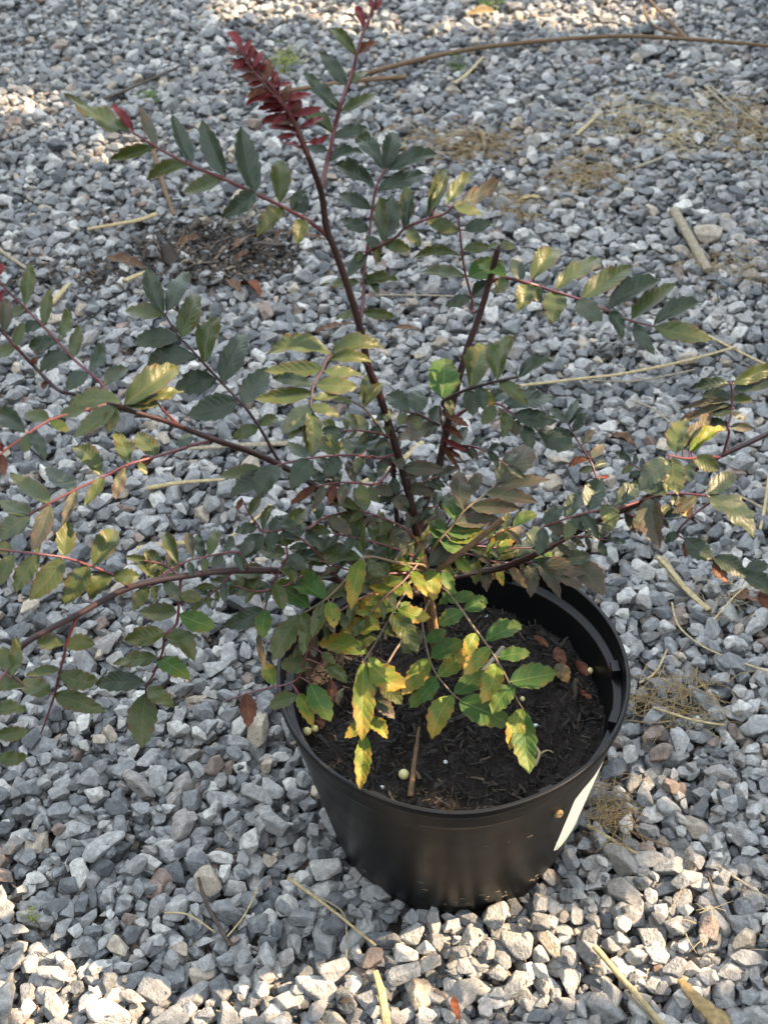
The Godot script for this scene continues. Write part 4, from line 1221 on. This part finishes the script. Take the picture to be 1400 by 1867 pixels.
	spray([[660, 945, 0.0], [630, 905, 0.01], [600, 865, 0.015]], 5, 36, "dbd")
	spray([[745, 905, 0.0], [770, 880, 0.0], [800, 868, -0.005]], 3, 36, "bbd")
	spray([[717, 800, 0.0], [690, 790, 0.015], [655, 785, 0.025], [625, 785, 0.03]], 5, 38, "ddo")
	spray([[1000, 998, 0.0], [1050, 978, 0.01], [1105, 985, 0.015]], 4, 36, "ddb")
	spray([[1130, 930, 0.01], [1165, 945, 0.025], [1210, 942, 0.03]], 4, 38, "dob")
	spray([[1196, 895, 0.015], [1180, 865, 0.0], [1150, 845, -0.01]], 4, 34, "ddo")
	spray([[425, 1040, 0.07], [405, 1065, 0.075], [375, 1092, 0.08]], 4, 34, "odo")
	spray([[330, 1052, 0.085], [300, 1030, 0.08], [262, 1022, 0.08]], 4, 32, "oob")
	spray([[806, 820, -0.02], [850, 812, -0.01], [890, 825, 0.0], [925, 850, 0.005]], 4, 38, "dbd")
	spray([[760, 1030, 0.02], [735, 1060, 0.035], [700, 1090, 0.05], [668, 1130, 0.06]], 5, 46, "ooy")
	spray([[540, 232, 0.015], [515, 190, 0.022], [470, 140, 0.026], [440, 95, 0.026]], 11, 44, "rrw")
	hang_leaflets()

# ---------------------------------------------------------------- litter on the gravel
func stalk(called: String, p: Array, w0: float, w1: float, m: Material, label: String, category: String, lift := 0.004, flat := 0.6, rough := 0.12) -> MeshInstance3D:
	# points are pixels on the gravel; widths in pixels there
	var pts := []
	for q in p:
		var g := pg(q[0], q[1], 0.004)
		g.y = maxf(ground_y(g.x, g.z), -0.004) + lift
		pts.append(pg(q[0], q[1], g.y))
	var mean := 0.0
	for q in pts:
		mean = maxf(mean, q.y)
	for k in pts.size():
		pts[k] = pg(p[k][0], p[k][1], lerpf(pts[k].y, mean, 0.6))
	var s := FOCAL / to_px(pts[0]).z
	var b := Bag.new()
	tube(b, spline(pts, 6), w0 / s / 2.0, w1 / s / 2.0, 8, flat, rough)
	var o := put(bag_mesh(b), called, m)
	tag(o, label, category, "straw scattered over the gravel" if category == "straw" else "")
	return o

func tuft(px: float, py: float, wpx: float, hpx: float, n: int, m: Material, called: String, label: String, category: String, len_px := 30.0) -> void:
	var b := Bag.new()
	for k in n:
		var u := Vector2(rng.randfn(), rng.randfn()) * 0.42
		var g := pg(px + u.x * wpx, py + u.y * hpx, 0.004)
		g.y = maxf(ground_y(g.x, g.z), -0.004) + rnd(0.001, 0.008)
		var s := FOCAL / to_px(g).z
		var a := rnd(0, TAU)
		var l := len_px / s * rnd(0.35, 1.2)
		var d := Vector3(cos(a), rnd(-0.08, 0.22), sin(a)) * l * 0.5
		var bow := Vector3(rnd(-1, 1), rnd(0, 1), rnd(-1, 1)) * l * 0.10
		tube(b, spline([g - d * Vector3(1, 0.3, 1), g + bow, g + d], 4), rnd(0.7, 1.5) / s, 0.5 / s, 5, 0.4)
	var o := put(bag_mesh(b), called, m)
	tag(o, label, category)
	o.set_meta("kind", "stuff")

func flake(called: String, p0: Array, p1: Array, wpx: float, m: Material, label: String, category: String) -> void:
	var a := pg(p0[0], p0[1], 0.004)
	a = pg(p0[0], p0[1], maxf(ground_y(a.x, a.z), -0.004) + 0.006)
	var b := pg(p1[0], p1[1], 0.004)
	b = pg(p1[0], p1[1], maxf(ground_y(b.x, b.z), -0.004) + 0.006)
	var o := dead_leaf(a, b, wpx / (FOCAL / to_px(a).z), m, called)
	tag(o, label, category)

func litter() -> void:
	# dead branch at the back, with a fork
	var br := base("dead_branch", pg(1130, 66, 0.012))
	tag(br, "long brown dead branch lying across the gravel, forked near one end", "branch")
	for a in [["limb", [[655, 138], [760, 110], [870, 88], [1000, 74], [1130, 66], [1260, 72], [1340, 78], [1440, 88]], 10.0, 7.0], ["fork", [[1252, 70], [1222, 40], [1190, 8], [1176, -14]], 8.0, 5.0], ["fork", [[1250, 68], [1200, 52], [1178, 30], [1168, -12]], 7.0, 4.0]]:
		var pts := []
		for q in a[1]:
			pts.append(pg(q[0], q[1], 0.014) - br.position)
		var s := FOCAL / to_px(br.position).z
		var b := Bag.new()
		tube(b, spline(pts, 6), a[2] / s / 2.0, a[3] / s / 2.0, 9, 0.9, 0.08)
		put(bag_mesh(b), a[0], mats.brown_stick, br)
	stalk("dead_branch", [[500, 168], [560, 160], [640, 148], [740, 140]], 9, 14, mats.brown_stick, "flat weathered brown stick behind the shrub's red shoot tip", "stick", 0.008)
	stalk("straw_stalk", [[940, 704], [1060, 690], [1130, 682], [1240, 660], [1342, 632]], 7, 6, mats.straw, "long pale straw stalk right of the cut shoot, below a frond", "straw", 0.006)
	stalk("straw_stalk", [[1290, 612], [1345, 640], [1410, 672]], 6, 6, mats.straw, "pale straw stalk crossing the end of a longer one", "straw", 0.005)
	stalk("straw_stalk", [[1060, 692], [1140, 696], [1200, 688], [1265, 674]], 4, 5, mats.grey_straw, "thin bent grey straw beside the long pale stalk", "straw", 0.004)
	stalk("wood_stick", [[1228, 384], [1258, 436], [1290, 494]], 20, 17, mats.grey_straw, "thick weathered grey stick beside a tan stone", "stick", 0.008, 0.9, 0.06)
	stalk("wood_chip", [[1198, 1014], [1222, 1040], [1250, 1075], [1292, 1112]], 8, 12, mats.straw, "broad split beige wood sliver on gravel on the pot's label side", "wood chip", 0.006, 0.5, 0.14)
	stalk("wood_chip", [[1205, 1020], [1232, 1056], [1278, 1100]], 26, 10, mats.grey_straw, "wedge-shaped grey wood chip under the beige sliver", "wood chip", 0.003, 0.35, 0.1)
	stalk("straw_stalk", [[1224, 1098], [1236, 1140], [1275, 1175], [1330, 1200], [1410, 1228]], 4, 4, mats.straw, "thin curved straw stalk beside the pot's labelled side", "straw", 0.006)
	stalk("straw_stalk", [[525, 1600], [600, 1655], [685, 1724]], 7, 5, mats.straw, "straight pale straw stalk in front of the pot, half in shade", "straw", 0.006)
	stalk("straw_stalk", [[570, 1630], [622, 1660], [632, 1700], [630, 1760]], 3, 4, mats.grey_straw, "bent grey grass stem dangling from a straight straw stalk", "straw", 0.004)
	stalk("straw_stalk", [[1083, 1725], [1130, 1780], [1170, 1825], [1225, 1890]], 12, 11, mats.straw, "stout golden straw stalk on sunlit gravel in front of pot", "straw", 0.008, 0.85)
	stalk("straw_stalk", [[1140, 1808], [1180, 1850], [1205, 1885]], 6, 6, mats.grey_straw, "thin straw stalk lying against the stout golden one", "straw", 0.004)
	stalk("dry_husk", [[1240, 1785], [1262, 1815], [1300, 1850], [1330, 1890]], 14, 46, mats.gold_straw, "torn golden dry husk on gravel in the sun", "dry husk", 0.004, 0.25, 0.25)
	stalk("dry_husk", [[684, 1770], [696, 1810], [704, 1862], [706, 1890]], 12, 20, mats.straw, "narrow pale dry husk among sunlit stones before the pot", "dry husk", 0.006, 0.35, 0.15)
	stalk("straw_stalk", [[160, 418], [205, 410], [250, 402], [287, 390]], 7, 12, mats.straw, "pale stick with a thick end on gravel, near bare earth", "straw", 0.006)
	stalk("twig", [[190, 180], [240, 160], [290, 138], [330, 120]], 8, 6, mats.dark_twig, "dark slender twig behind the upper left frond", "twig", 0.006)
	stalk("twig", [[275, 258], [290, 310], [303, 352], [318, 392]], 9, 7, mats.brown_stick, "reddish-brown twig standing out under the upper left frond", "twig", 0.01)
	stalk("straw_stalk", [[-10, 448], [20, 470], [56, 494]], 9, 7, mats.grey_straw, "grey straw end beside dark bare earth", "straw", 0.006)
	stalk("wood_chip", [[92, 555], [108, 538], [126, 518]], 15, 9, mats.straw, "short pale wood chip under a leaflet tip, on grey gravel", "wood chip", 0.006)
	stalk("straw_stalk", [[228, 512], [248, 503], [266, 497]], 12, 10, mats.straw, "short thick straw piece beside dark litter", "straw", 0.006)
	stalk("straw_stalk", [[268, 890], [330, 880], [410, 874]], 12, 6, mats.straw, "straw stalk with a frayed dark end away from the pot's label side", "straw", 0.006)
	stalk("straw_stalk", [[345, 818], [430, 812], [525, 808]], 10, 14, mats.grey_straw, "broad flat grey straw under the left branch", "straw", 0.006, 0.4)
	stalk("straw_stalk", [[250, 1000], [290, 994], [345, 988]], 13, 11, mats.straw, "flat pale straw piece beyond the low left branch", "straw", 0.006, 0.4)
	stalk("straw_stalk", [[420, 978], [455, 955], [495, 920]], 5, 8, mats.straw, "pale straw blade slanting under the left fronds", "straw", 0.006)
	stalk("straw_stalk", [[660, 880], [720, 848], [770, 806]], 10, 12, mats.straw, "long pale straw seen between the two main stems", "straw", 0.006, 0.5)
	stalk("straw_stalk", [[1284, 155], [1330, 200], [1382, 246]], 7, 6, mats.grey_straw, "whitish straight straw among pale dry grass", "straw", 0.006)
	stalk("straw_stalk", [[1296, 158], [1345, 196], [1386, 232]], 4, 4, mats.grey_straw, "thin whitish straw alongside a thicker whitish one", "straw", 0.006)
	stalk("straw_stalk", [[1050, 246], [1070, 228], [1092, 206]], 8, 7, mats.straw, "short pale straw bit lying alone among grey stones", "straw", 0.006)
	stalk("straw_stalk", [[828, 152], [852, 134], [880, 104]], 8, 6, mats.straw, "short pale straw bit below the dead branch", "straw", 0.006)
	stalk("straw_stalk", [[1155, 306], [1200, 290], [1248, 270]], 8, 6, mats.grey_straw, "grey straw beside a tuft of dry grass", "straw", 0.006)
	stalk("straw_stalk", [[690, 538], [760, 538], [830, 540]], 4, 4, mats.grey_straw, "fine grey straw between the main stem and the cut shoot", "straw", 0.005)
	stalk("twig", [[362, 1600], [378, 1650], [420, 1724]], 6, 8, mats.dark_twig, "short dark twig wedged in shaded gravel before the pot", "twig", 0.003)
	stalk("straw_stalk", [[300, 1664], [345, 1668], [392, 1700]], 4, 3, mats.straw, "fine curved straw beside the short dark twig", "straw", 0.005)
	stalk("straw_stalk", [[412, 1710], [445, 1670], [470, 1620]], 3, 3, mats.straw, "hair-thin straw on shaded gravel before the pot", "straw", 0.005)
	stalk("straw_stalk", [[1310, 1580], [1355, 1610], [1410, 1645]], 6, 5, mats.grey_straw, "grey straw running out over gravel on the pot's label side", "straw", 0.005)
	stalk("twig", [[1290, 1590], [1305, 1640], [1335, 1690]], 5, 4, mats.dark_twig, "looped brown stem on gravel on the pot's label side", "twig", 0.005)
	stalk("straw_stalk", [[1070, 1505], [1110, 1528], [1160, 1556]], 10, 6, mats.straw, "flat straw stalk under a tuft beside the pot's label", "straw", 0.006, 0.5)
	stalk("straw_stalk", [[1120, 1500], [1170, 1525], [1215, 1542]], 6, 4, mats.brown_stick, "brown straw stalk beside a tuft, on the pot's label side", "straw", 0.005)
	stalk("straw_stalk", [[1330, 900], [1370, 915], [1415, 945]], 7, 6, mats.grey_straw, "grey straw below the right-hand branch", "straw", 0.005)
	stalk("straw_stalk", [[1402, 860], [1394, 920], [1385, 965]], 6, 5, mats.straw, "upright pale straw crossing the grey one under the right branch", "straw", 0.006)
	stalk("straw_stalk", [[1150, 730], [1190, 745], [1220, 770]], 5, 4, mats.grey_straw, "curved grey straw under the long pale stalk", "straw", 0.004)
	stalk("straw_stalk", [[1300, 1130], [1340, 1085], [1365, 1065]], 4, 3, mats.straw, "thin straw beside the low right leaves", "straw", 0.005)
	stalk("straw_stalk", [[1190, 1290], [1260, 1312], [1320, 1322]], 6, 5, mats.straw, "pale straw lying over the dry grass on the pot's label side", "straw", 0.008)
	stalk("straw_stalk", [[1165, 1245], [1195, 1225], [1215, 1185]], 5, 4, mats.straw, "straw blade standing out of gravel against the pot's right", "straw", 0.008)
	# dry grass
	tuft(1112, 1478, 60, 64, 150, mats.gold_straw, "dry_grass_tuft", "tangled golden dry grass on gravel beside the pot's white label", "dry grass", 48.0)
	tuft(1230, 1280, 120, 60, 150, mats.gold_straw, "dry_grass_tuft", "wide loose mat of pale dry grass on the pot's label side", "dry grass", 75.0)
	tuft(1065, 318, 80, 42, 260, mats.gold_straw, "dry_grass_tuft", "small round brown dry grass clump on distant gravel", "dry grass", 34.0)
	tuft(1210, 215, 190, 60, 420, mats.straw, "dry_grass_tuft", "sprawling pale dry grass near the whitish straws", "dry grass", 38.0)
	tuft(1370, 225, 100, 70, 260, mats.gold_straw, "dry_grass_tuft", "golden dry grass past the whitish straws", "dry grass", 36.0)
	tuft(850, 258, 190, 45, 380, mats.gold_straw, "dry_grass_tuft", "brown dry grass strewn behind the shrub's right leaves", "dry grass", 36.0)
	tuft(940, 375, 80, 36, 130, mats.gold_straw, "dry_grass_tuft", "thin brown grass litter behind the cut shoot", "dry grass", 32.0)
	tuft(1240, 260, 60, 30, 60, mats.straw, "dry_grass_tuft", "pale dry grass around a lone grey straw", "dry grass", 34.0)
	tuft(1340, 1085, 70, 40, 40, mats.grey_straw, "dry_grass_tuft", "pale dry grass wisps below the low right leaves", "dry grass", 60.0)
	tuft(1330, 480, 130, 60, 140, mats.gold_straw, "dry_grass_tuft", "brown grass wisps beside the thick grey stick", "dry grass", 34.0)
	tuft(430, 385, 120, 60, 40, mats.grey_straw, "dry_grass_tuft", "sparse grey straw wisps around the bare earth", "dry grass", 40.0)
	tuft(1300, 1680, 110, 90, 14, mats.straw, "dry_grass_tuft", "few fine straw wisps on gravel right of the stout stalk", "dry grass", 60.0)
	tuft(520, 108, 34, 26, 170, mats.moss, "moss_tuft", "yellow-green moss tuft behind the shrub's red tip", "moss", 18.0)
	tuft(275, 172, 22, 12, 70, mats.weed, "weed_sprout", "small green sprout beside the dark twig", "weed", 14.0)
	tuft(892, 2, 28, 14, 90, mats.weed, "weed_sprout", "bright green sprout near the sunlit far gravel", "weed", 18.0)
	tuft(830, 118, 24, 10, 60, mats.weed, "weed_sprout", "small green sprout under the dead branch", "weed", 14.0)
	tuft(58, 1668, 14, 10, 26, mats.moss, "weed_sprout", "tiny yellow-green sprout alone in sunlit gravel before the pot", "weed", 16.0)
	# dead leaves
	flake("dead_leaf", [318, 452], [372, 430], 16, mats.dead_leaf, "brown dead leaf with a pale tip on bare earth", "dead leaf")
	flake("dead_leaf", [420, 456], [482, 430], 20, mats.dead_leaf, "long tan dead leaf on bare earth behind the shrub", "dead leaf")
	flake("dead_leaf", [195, 470], [270, 492], 22, mats.dead_leaf, "broad brown dead leaf at the edge of bare earth", "dead leaf")
	flake("dead_leaf", [430, 478], [470, 462], 16, mats.dead_leaf, "folded dark brown dead leaf on bare earth", "dead leaf")
	flake("dead_leaf", [500, 428], [592, 436], 16, mats.dead_leaf, "pinkish-tan dead leaf beside the main stem", "dead leaf")
	flake("dead_leaf", [440, 520], [475, 545], 26, mats.rust_leaf, "rust-coloured crumpled leaf at the edge of bare earth", "dead leaf")
	flake("dead_leaf", [415, 510], [440, 530], 18, mats.dead_leaf, "dark brown leaf next to the rust-coloured one", "dead leaf")
	flake("dead_leaf", [575, 605], [650, 590], 14, mats.dead_leaf, "grey-brown curled leaf left of the main stem", "dead leaf")
	flake("dead_leaf", [720, 598], [765, 600], 16, mats.dead_leaf, "tan curled leaf right of the main stem", "dead leaf")
	flake("dead_leaf", [1110, 800], [1160, 818], 22, mats.dead_leaf, "pinkish-grey dry leaf under the small right frond", "dead leaf")
	flake("dead_leaf", [940, 370], [990, 362], 14, mats.straw, "pale dry leaf flake behind the cut shoot", "dead leaf")
	flake("dead_leaf", [866, 248], [882, 278], 9, mats.straw, "small cream flake on the brown dry grass", "dead leaf")
	flake("dead_leaf", [1330, 1085], [1400, 1100], 28, mats.dead_leaf, "crumpled beige leaf among pale grass wisps", "dead leaf")
	flake("dead_leaf", [826, 1815], [838, 1862], 16, mats.rust_leaf, "orange-brown curled leaf among sunlit stones before the pot", "dead leaf")
	flake("dead_leaf", [850, 30], [905, 22], 22, mats.gold_straw, "golden dry leaf on far sunlit gravel", "dead leaf")
	# tan stones that stand out
	for q in [[1292, 430, 26, 5, "lone tan stone beside the thick grey stick"], [1292, 1695, 22, 6, "reddish-brown stone in gravel on the pot's label side"], [1135, 1118, 15, 4, "cream stone in gravel against the pot's right rim"]]:
		var g := pg(q[0], q[1], 0.004)
		var o := put(stone_mesh(int(q[0]), 3, 10), "tan_stone" if q[3] == 5 else "brown_stone" if q[3] == 6 else "cream_stone", mats.stones[q[3]])
		var r: float = q[2] / (FOCAL / to_px(g).z)
		o.transform = Transform3D(Basis(Vector3.UP, rnd(0, TAU)) * Basis.from_scale(Vector3(1.2, 0.8, 1.0) * r), Vector3(g.x, maxf(ground_y(g.x, g.z), -0.006) + r * 0.45, g.z))
		tag(o, q[4], "stone")
	# dark earth and bark crumbs where the gravel is thin
	var chip := Bag.new()
	tube(chip, PackedVector3Array([Vector3(-1, 0, 0), Vector3(-0.4, 0.15, 0.05), Vector3(0.4, -0.05, -0.08), Vector3(1, 0.1, 0)]), 0.5, 0.35, 6, 0.4, 0.35)
	var mm := MultiMesh.new()
	mm.transform_format = MultiMesh.TRANSFORM_3D
	mm.use_colors = true
	mm.mesh = bag_mesh(chip)
	mm.mesh.surface_set_material(0, mats.tinted)
	var places := []
	for k in 80000:
		var px := rnd(-60, 1440)
		var py := rnd(180, 720)
		if k % 2 == 0:
			px = rnd(150, 640)
			py = rnd(370, 560)
		if rng.randf() < thin_patch(px, py) - 0.1 or rng.randf() < 0.012:
			places.append(Vector2(px, py))
	for k in 900:
		places.append(Vector2(rnd(-40, 1440), rnd(720, 1867)))
	mm.instance_count = places.size()
	for k in places.size():
		var g := pg(places[k].x, places[k].y, 0.0)
		g.y = ground_y(g.x, g.z) + 0.001
		var l := exp(rng.randfn(log(0.0027), 0.6))
		if k > places.size() - 900:
			l *= 0.55
			g.y -= 0.003
		var bs := Basis(Vector3(rng.randfn() * 0.3, 1, rng.randfn() * 0.3).normalized(), rnd(0, TAU)) * Basis.from_scale(Vector3(l, l * 0.5, l * rnd(0.3, 0.9)))
		mm.set_instance_transform(k, Transform3D(bs, g))
		var c := Color(0.022, 0.016, 0.012).lerp(Color(0.075, 0.055, 0.04), rng.randf())
		if rng.randf() > 0.86:
			c = Color(0.20, 0.15, 0.10)
		mm.set_instance_color(k, c)
	var o := MultiMeshInstance3D.new()
	o.name = "earth_and_bark_crumbs"
	o.multimesh = mm
	o.set_meta("kind", "stuff")
	tag(o, "dark earth and bark crumbs between thinly spread stones", "leaf litter")
	add_child(o)

# ---------------------------------------------------------------- trees that shade the place, to the right
func trees() -> void:
	# direct sun on the gravel: pixel and radius in pixels
	for q in [[5, 1600, 60], [20, 1740, 55], [120, 1825, 55], [225, 1810, 60], [180, 1850, 60], [60, 1850, 50], [500, 1715, 32], [400, 1860, 40], [330, 1855, 40], [650, 1780, 45], [720, 1720, 60], [790, 1705, 60], [780, 1790, 80], [700, 1845, 60], [860, 1680, 30], [1000, 1700, 40], [1040, 1780, 60], [1110, 1740, 45], [1180, 1800, 60], [1240, 1840, 50], [1190, 1690, 35], [1230, 1560, 35], [1110, 1490, 30], [1300, 1760, 35], [470, 12, 50], [545, 25, 32], [900, 25, 36], [1000, 22, 50], [1080, 22, 60], [1150, 30, 30], [20, 190, 50], [75, 215, 35], [190, 275, 35], [640, 40, 28], [690, 48, 26], [600, 20, 30], [1330, 1620, 26], [1262, 1482, 22], [1185, 1400, 18], [1350, 1825, 36], [95, 1650, 30], [330, 1760, 26], [560, 1790, 30], [1215, 1640, 24], [930, 1750, 22], [960, 1840, 30], [840, 45, 22]]:
		var g := pg(q[0], q[1], 0.0)
		lit.append([g, q[2] / (FOCAL / to_px(g).z) + 0.008])
	var leaf := PackedVector3Array([Vector3(0, 0, 0), Vector3(0.35, 0.02, -0.24), Vector3(0.35, -0.03, 0), Vector3(0.35, 0.02, 0.24), Vector3(0.75, 0.0, -0.17), Vector3(0.75, -0.05, 0), Vector3(0.75, 0.0, 0.17), Vector3(1.1, -0.08, 0)])
	var tri := PackedInt32Array([0, 1, 2, 0, 2, 3, 1, 4, 2, 2, 4, 5, 2, 5, 3, 3, 5, 6, 4, 7, 5, 5, 7, 6])
	var ln := smooth_normals(leaf, tri)
	var foliage := StandardMaterial3D.new()
	foliage.albedo_texture = noise_tex(128, 0.03, 91, Color8(44, 62, 30), Color8(84, 100, 48), 3)
	foliage.roughness = 0.5
	foliage.cull_mode = BaseMaterial3D.CULL_DISABLED
	foliage.backlight_enabled = true
	foliage.backlight = Color(0.3, 0.36, 0.1)
	triplanar(foliage, 4.0)
	var bark := StandardMaterial3D.new()
	bark.albedo_texture = noise_tex(256, 0.03, 92, Color8(60, 50, 42), Color8(118, 104, 90), 4)
	bark.roughness = 0.9
	triplanar(bark, 4.0)
	var bags := [Bag.new(), Bag.new()]
	var clumps := [[], []]
	var tested := 0
	for k in 50000:
		# a spot of ground (or of plant height above it) that lies in shade, and the leaf that shades it
		var z := rnd(-3.3, -0.15)
		var x := rnd(-1.35, 1.25)
		var h := 0.0 if rng.randf() < 0.6 else rnd(0.0, 0.7)
		if k > 32000:                        # crown thickened with added leaves to keep sun off the shrub
			x = rnd(-0.5, 0.5)
			z = rnd(-1.0, -0.45)
			h = rnd(0.1, 0.72)
		var p := Vector3(x, h, z)
		var t := (rnd(1.45, 2.65) - x) / sun_to.x
		var q := p + sun_to * t
		var wob := sin(q.z * 5.1 + q.y * 3.3) * 0.12
		if q.y < 0.75 + wob or q.y > 3.4 + wob:
			continue
		var ok := true
		for l in lit:
			var d: Vector3 = q - l[0]
			var along := d.dot(sun_to)
			if along > 0.0 and (d - sun_to * along).length() < l[1] + 0.014:
				ok = false
				break
		if not ok:
			continue
		var which := 0 if q.z > -1.55 + sin(q.y * 2.0) * 0.2 else 1
		var size := rnd(0.055, 0.095)
		var n := (sun_to * 0.9 + Vector3(rnd(-1, 1), rnd(-1, 1), rnd(-1, 1))).normalized()
		var ax := n.cross(Vector3(rnd(-1, 1), rnd(-1, 1), rnd(-1, 1))).normalized()
		var tr := Transform3D(Basis(ax, n, ax.cross(n)) * Basis.from_scale(Vector3.ONE * size), q - ax * size * 0.55)
		var bag: Bag = bags[which]
		var first := bag.v.size()
		bag.v.append_array(tr * leaf)
		for m in ln:
			bag.n.append((tr.basis * m).normalized())
		for m in tri:
			bag.i.append(first + m)
		if tested % 60 == 0:
			clumps[which].append(q)
		tested += 1
	for w in 2:
		var foot := Vector3(2.15, -0.02, [-0.75, -2.45][w])
		var t := base("shade_tree", foot)
		tag(t, ["small leafy tree beside the gravel, level with the pot", "small leafy tree beside the gravel, behind the first"][w], "tree")
		t.set_meta("group", "trees shading the gravel")
		var bag: Bag = bags[w]
		for k in bag.v.size():
			bag.v[k] -= foot
		put(arrays(bag.v, bag.n, bag.i), "crown", foliage, t)
		var b := Bag.new()
		var top := Vector3(rnd(-0.1, 0.1), 2.4, rnd(-0.1, 0.1))
		tube(b, spline([Vector3.ZERO, Vector3(0.03, 0.7, 0.02), Vector3(-0.04, 1.4, -0.03), top], 5), 0.055, 0.02, 10, 1.0, 0.06)
		put(bag_mesh(b), "trunk", bark, t)
		var n := 0
		for c in clumps[w]:
			var e: Vector3 = c - foot
			var from := Vector3(0, clampf(e.y * 0.6, 0.4, 2.0), 0)
			var hit := false
			for l in lit:                     # limbs keep clear of the sunny gaps too
				for s in 5:
					var d: Vector3 = foot + from.lerp(e, s / 4.0) - l[0]
					var along := d.dot(sun_to)
					if along > 0.0 and (d - sun_to * along).length() < l[1] * 0.8 + 0.008:
						hit = true
			if hit or n >= 40:
				continue
			n += 1
			var lb := Bag.new()
			tube(lb, spline([from, from.lerp(e, 0.5) + Vector3(0, 0.08, 0), e], 4), 0.011, 0.003, 6)
			put(bag_mesh(lb), "limb", bark, t)
	print("tree leaves ", tested, " lit ", lit.size())

func hedge(a: Vector3, b: Vector3, h: float, label: String) -> void:  # unseen hedges, added to block low sky and deepen the shade
	var mid := (a + b) * 0.5
	mid.y = -0.02
	var t := base("added_hedge", mid)
	tag(t, label, "hedge", "added hedges blocking low sky round the gravel")
	var along := (b - a).normalized()
	var out := along.cross(Vector3.UP)
	var len_ := (b - a).length()
	var core := BoxMesh.new()
	core.size = Vector3(len_ - 0.1, h - 0.15, 0.36)
	var twigs := mat(Color(0.02, 0.018, 0.012), 0.9)
	var c := put(core, "twig_core", twigs, t)
	c.transform = Transform3D(Basis(along, Vector3.UP, along.cross(Vector3.UP)), Vector3(0, (h - 0.15) * 0.5, 0))
	var leaf := PackedVector3Array([Vector3(0, 0, 0), Vector3(0.4, 0.03, -0.26), Vector3(0.4, -0.03, 0), Vector3(0.4, 0.03, 0.26), Vector3(1.0, -0.06, 0)])
	var tri := PackedInt32Array([0, 1, 2, 0, 2, 3, 1, 4, 2, 2, 4, 3])
	var ln := smooth_normals(leaf, tri)
	var bag := Bag.new()
	for k in 14000:
		var side := rng.randi_range(0, 4)
		var p := along * rnd(-0.5, 0.5) * len_
		var nrm := Vector3.UP
		if side == 0:
			p += out * rnd(-0.22, 0.22) + Vector3(0, h + rnd(-0.15, 0.03), 0)
		else:
			nrm = out * (1.0 if side % 2 == 0 else -1.0)
			p += nrm * rnd(0.18, 0.27) + Vector3(0, rnd(0.0, h), 0)
		var n := (nrm + Vector3(rnd(-1, 1), rnd(-0.6, 1), rnd(-1, 1)) * 0.8).normalized()
		var ax := n.cross(Vector3(rnd(-1, 1), rnd(-1, 1), rnd(-1, 1))).normalized()
		var tr := Transform3D(Basis(ax, n, ax.cross(n)) * Basis.from_scale(Vector3.ONE * rnd(0.05, 0.09)), p)
		var first := bag.v.size()
		bag.v.append_array(tr * leaf)
		for m in ln:
			bag.n.append((tr.basis * m).normalized())
		for m in tri:
			bag.i.append(first + m)
	var fm := StandardMaterial3D.new()
	fm.albedo_texture = noise_tex(128, 0.03, 95, Color8(36, 52, 26), Color8(74, 90, 44), 3)
	fm.roughness = 0.5
	fm.cull_mode = BaseMaterial3D.CULL_DISABLED
	triplanar(fm, 4.0)
	put(arrays(bag.v, bag.n, bag.i), "foliage", fm, t)
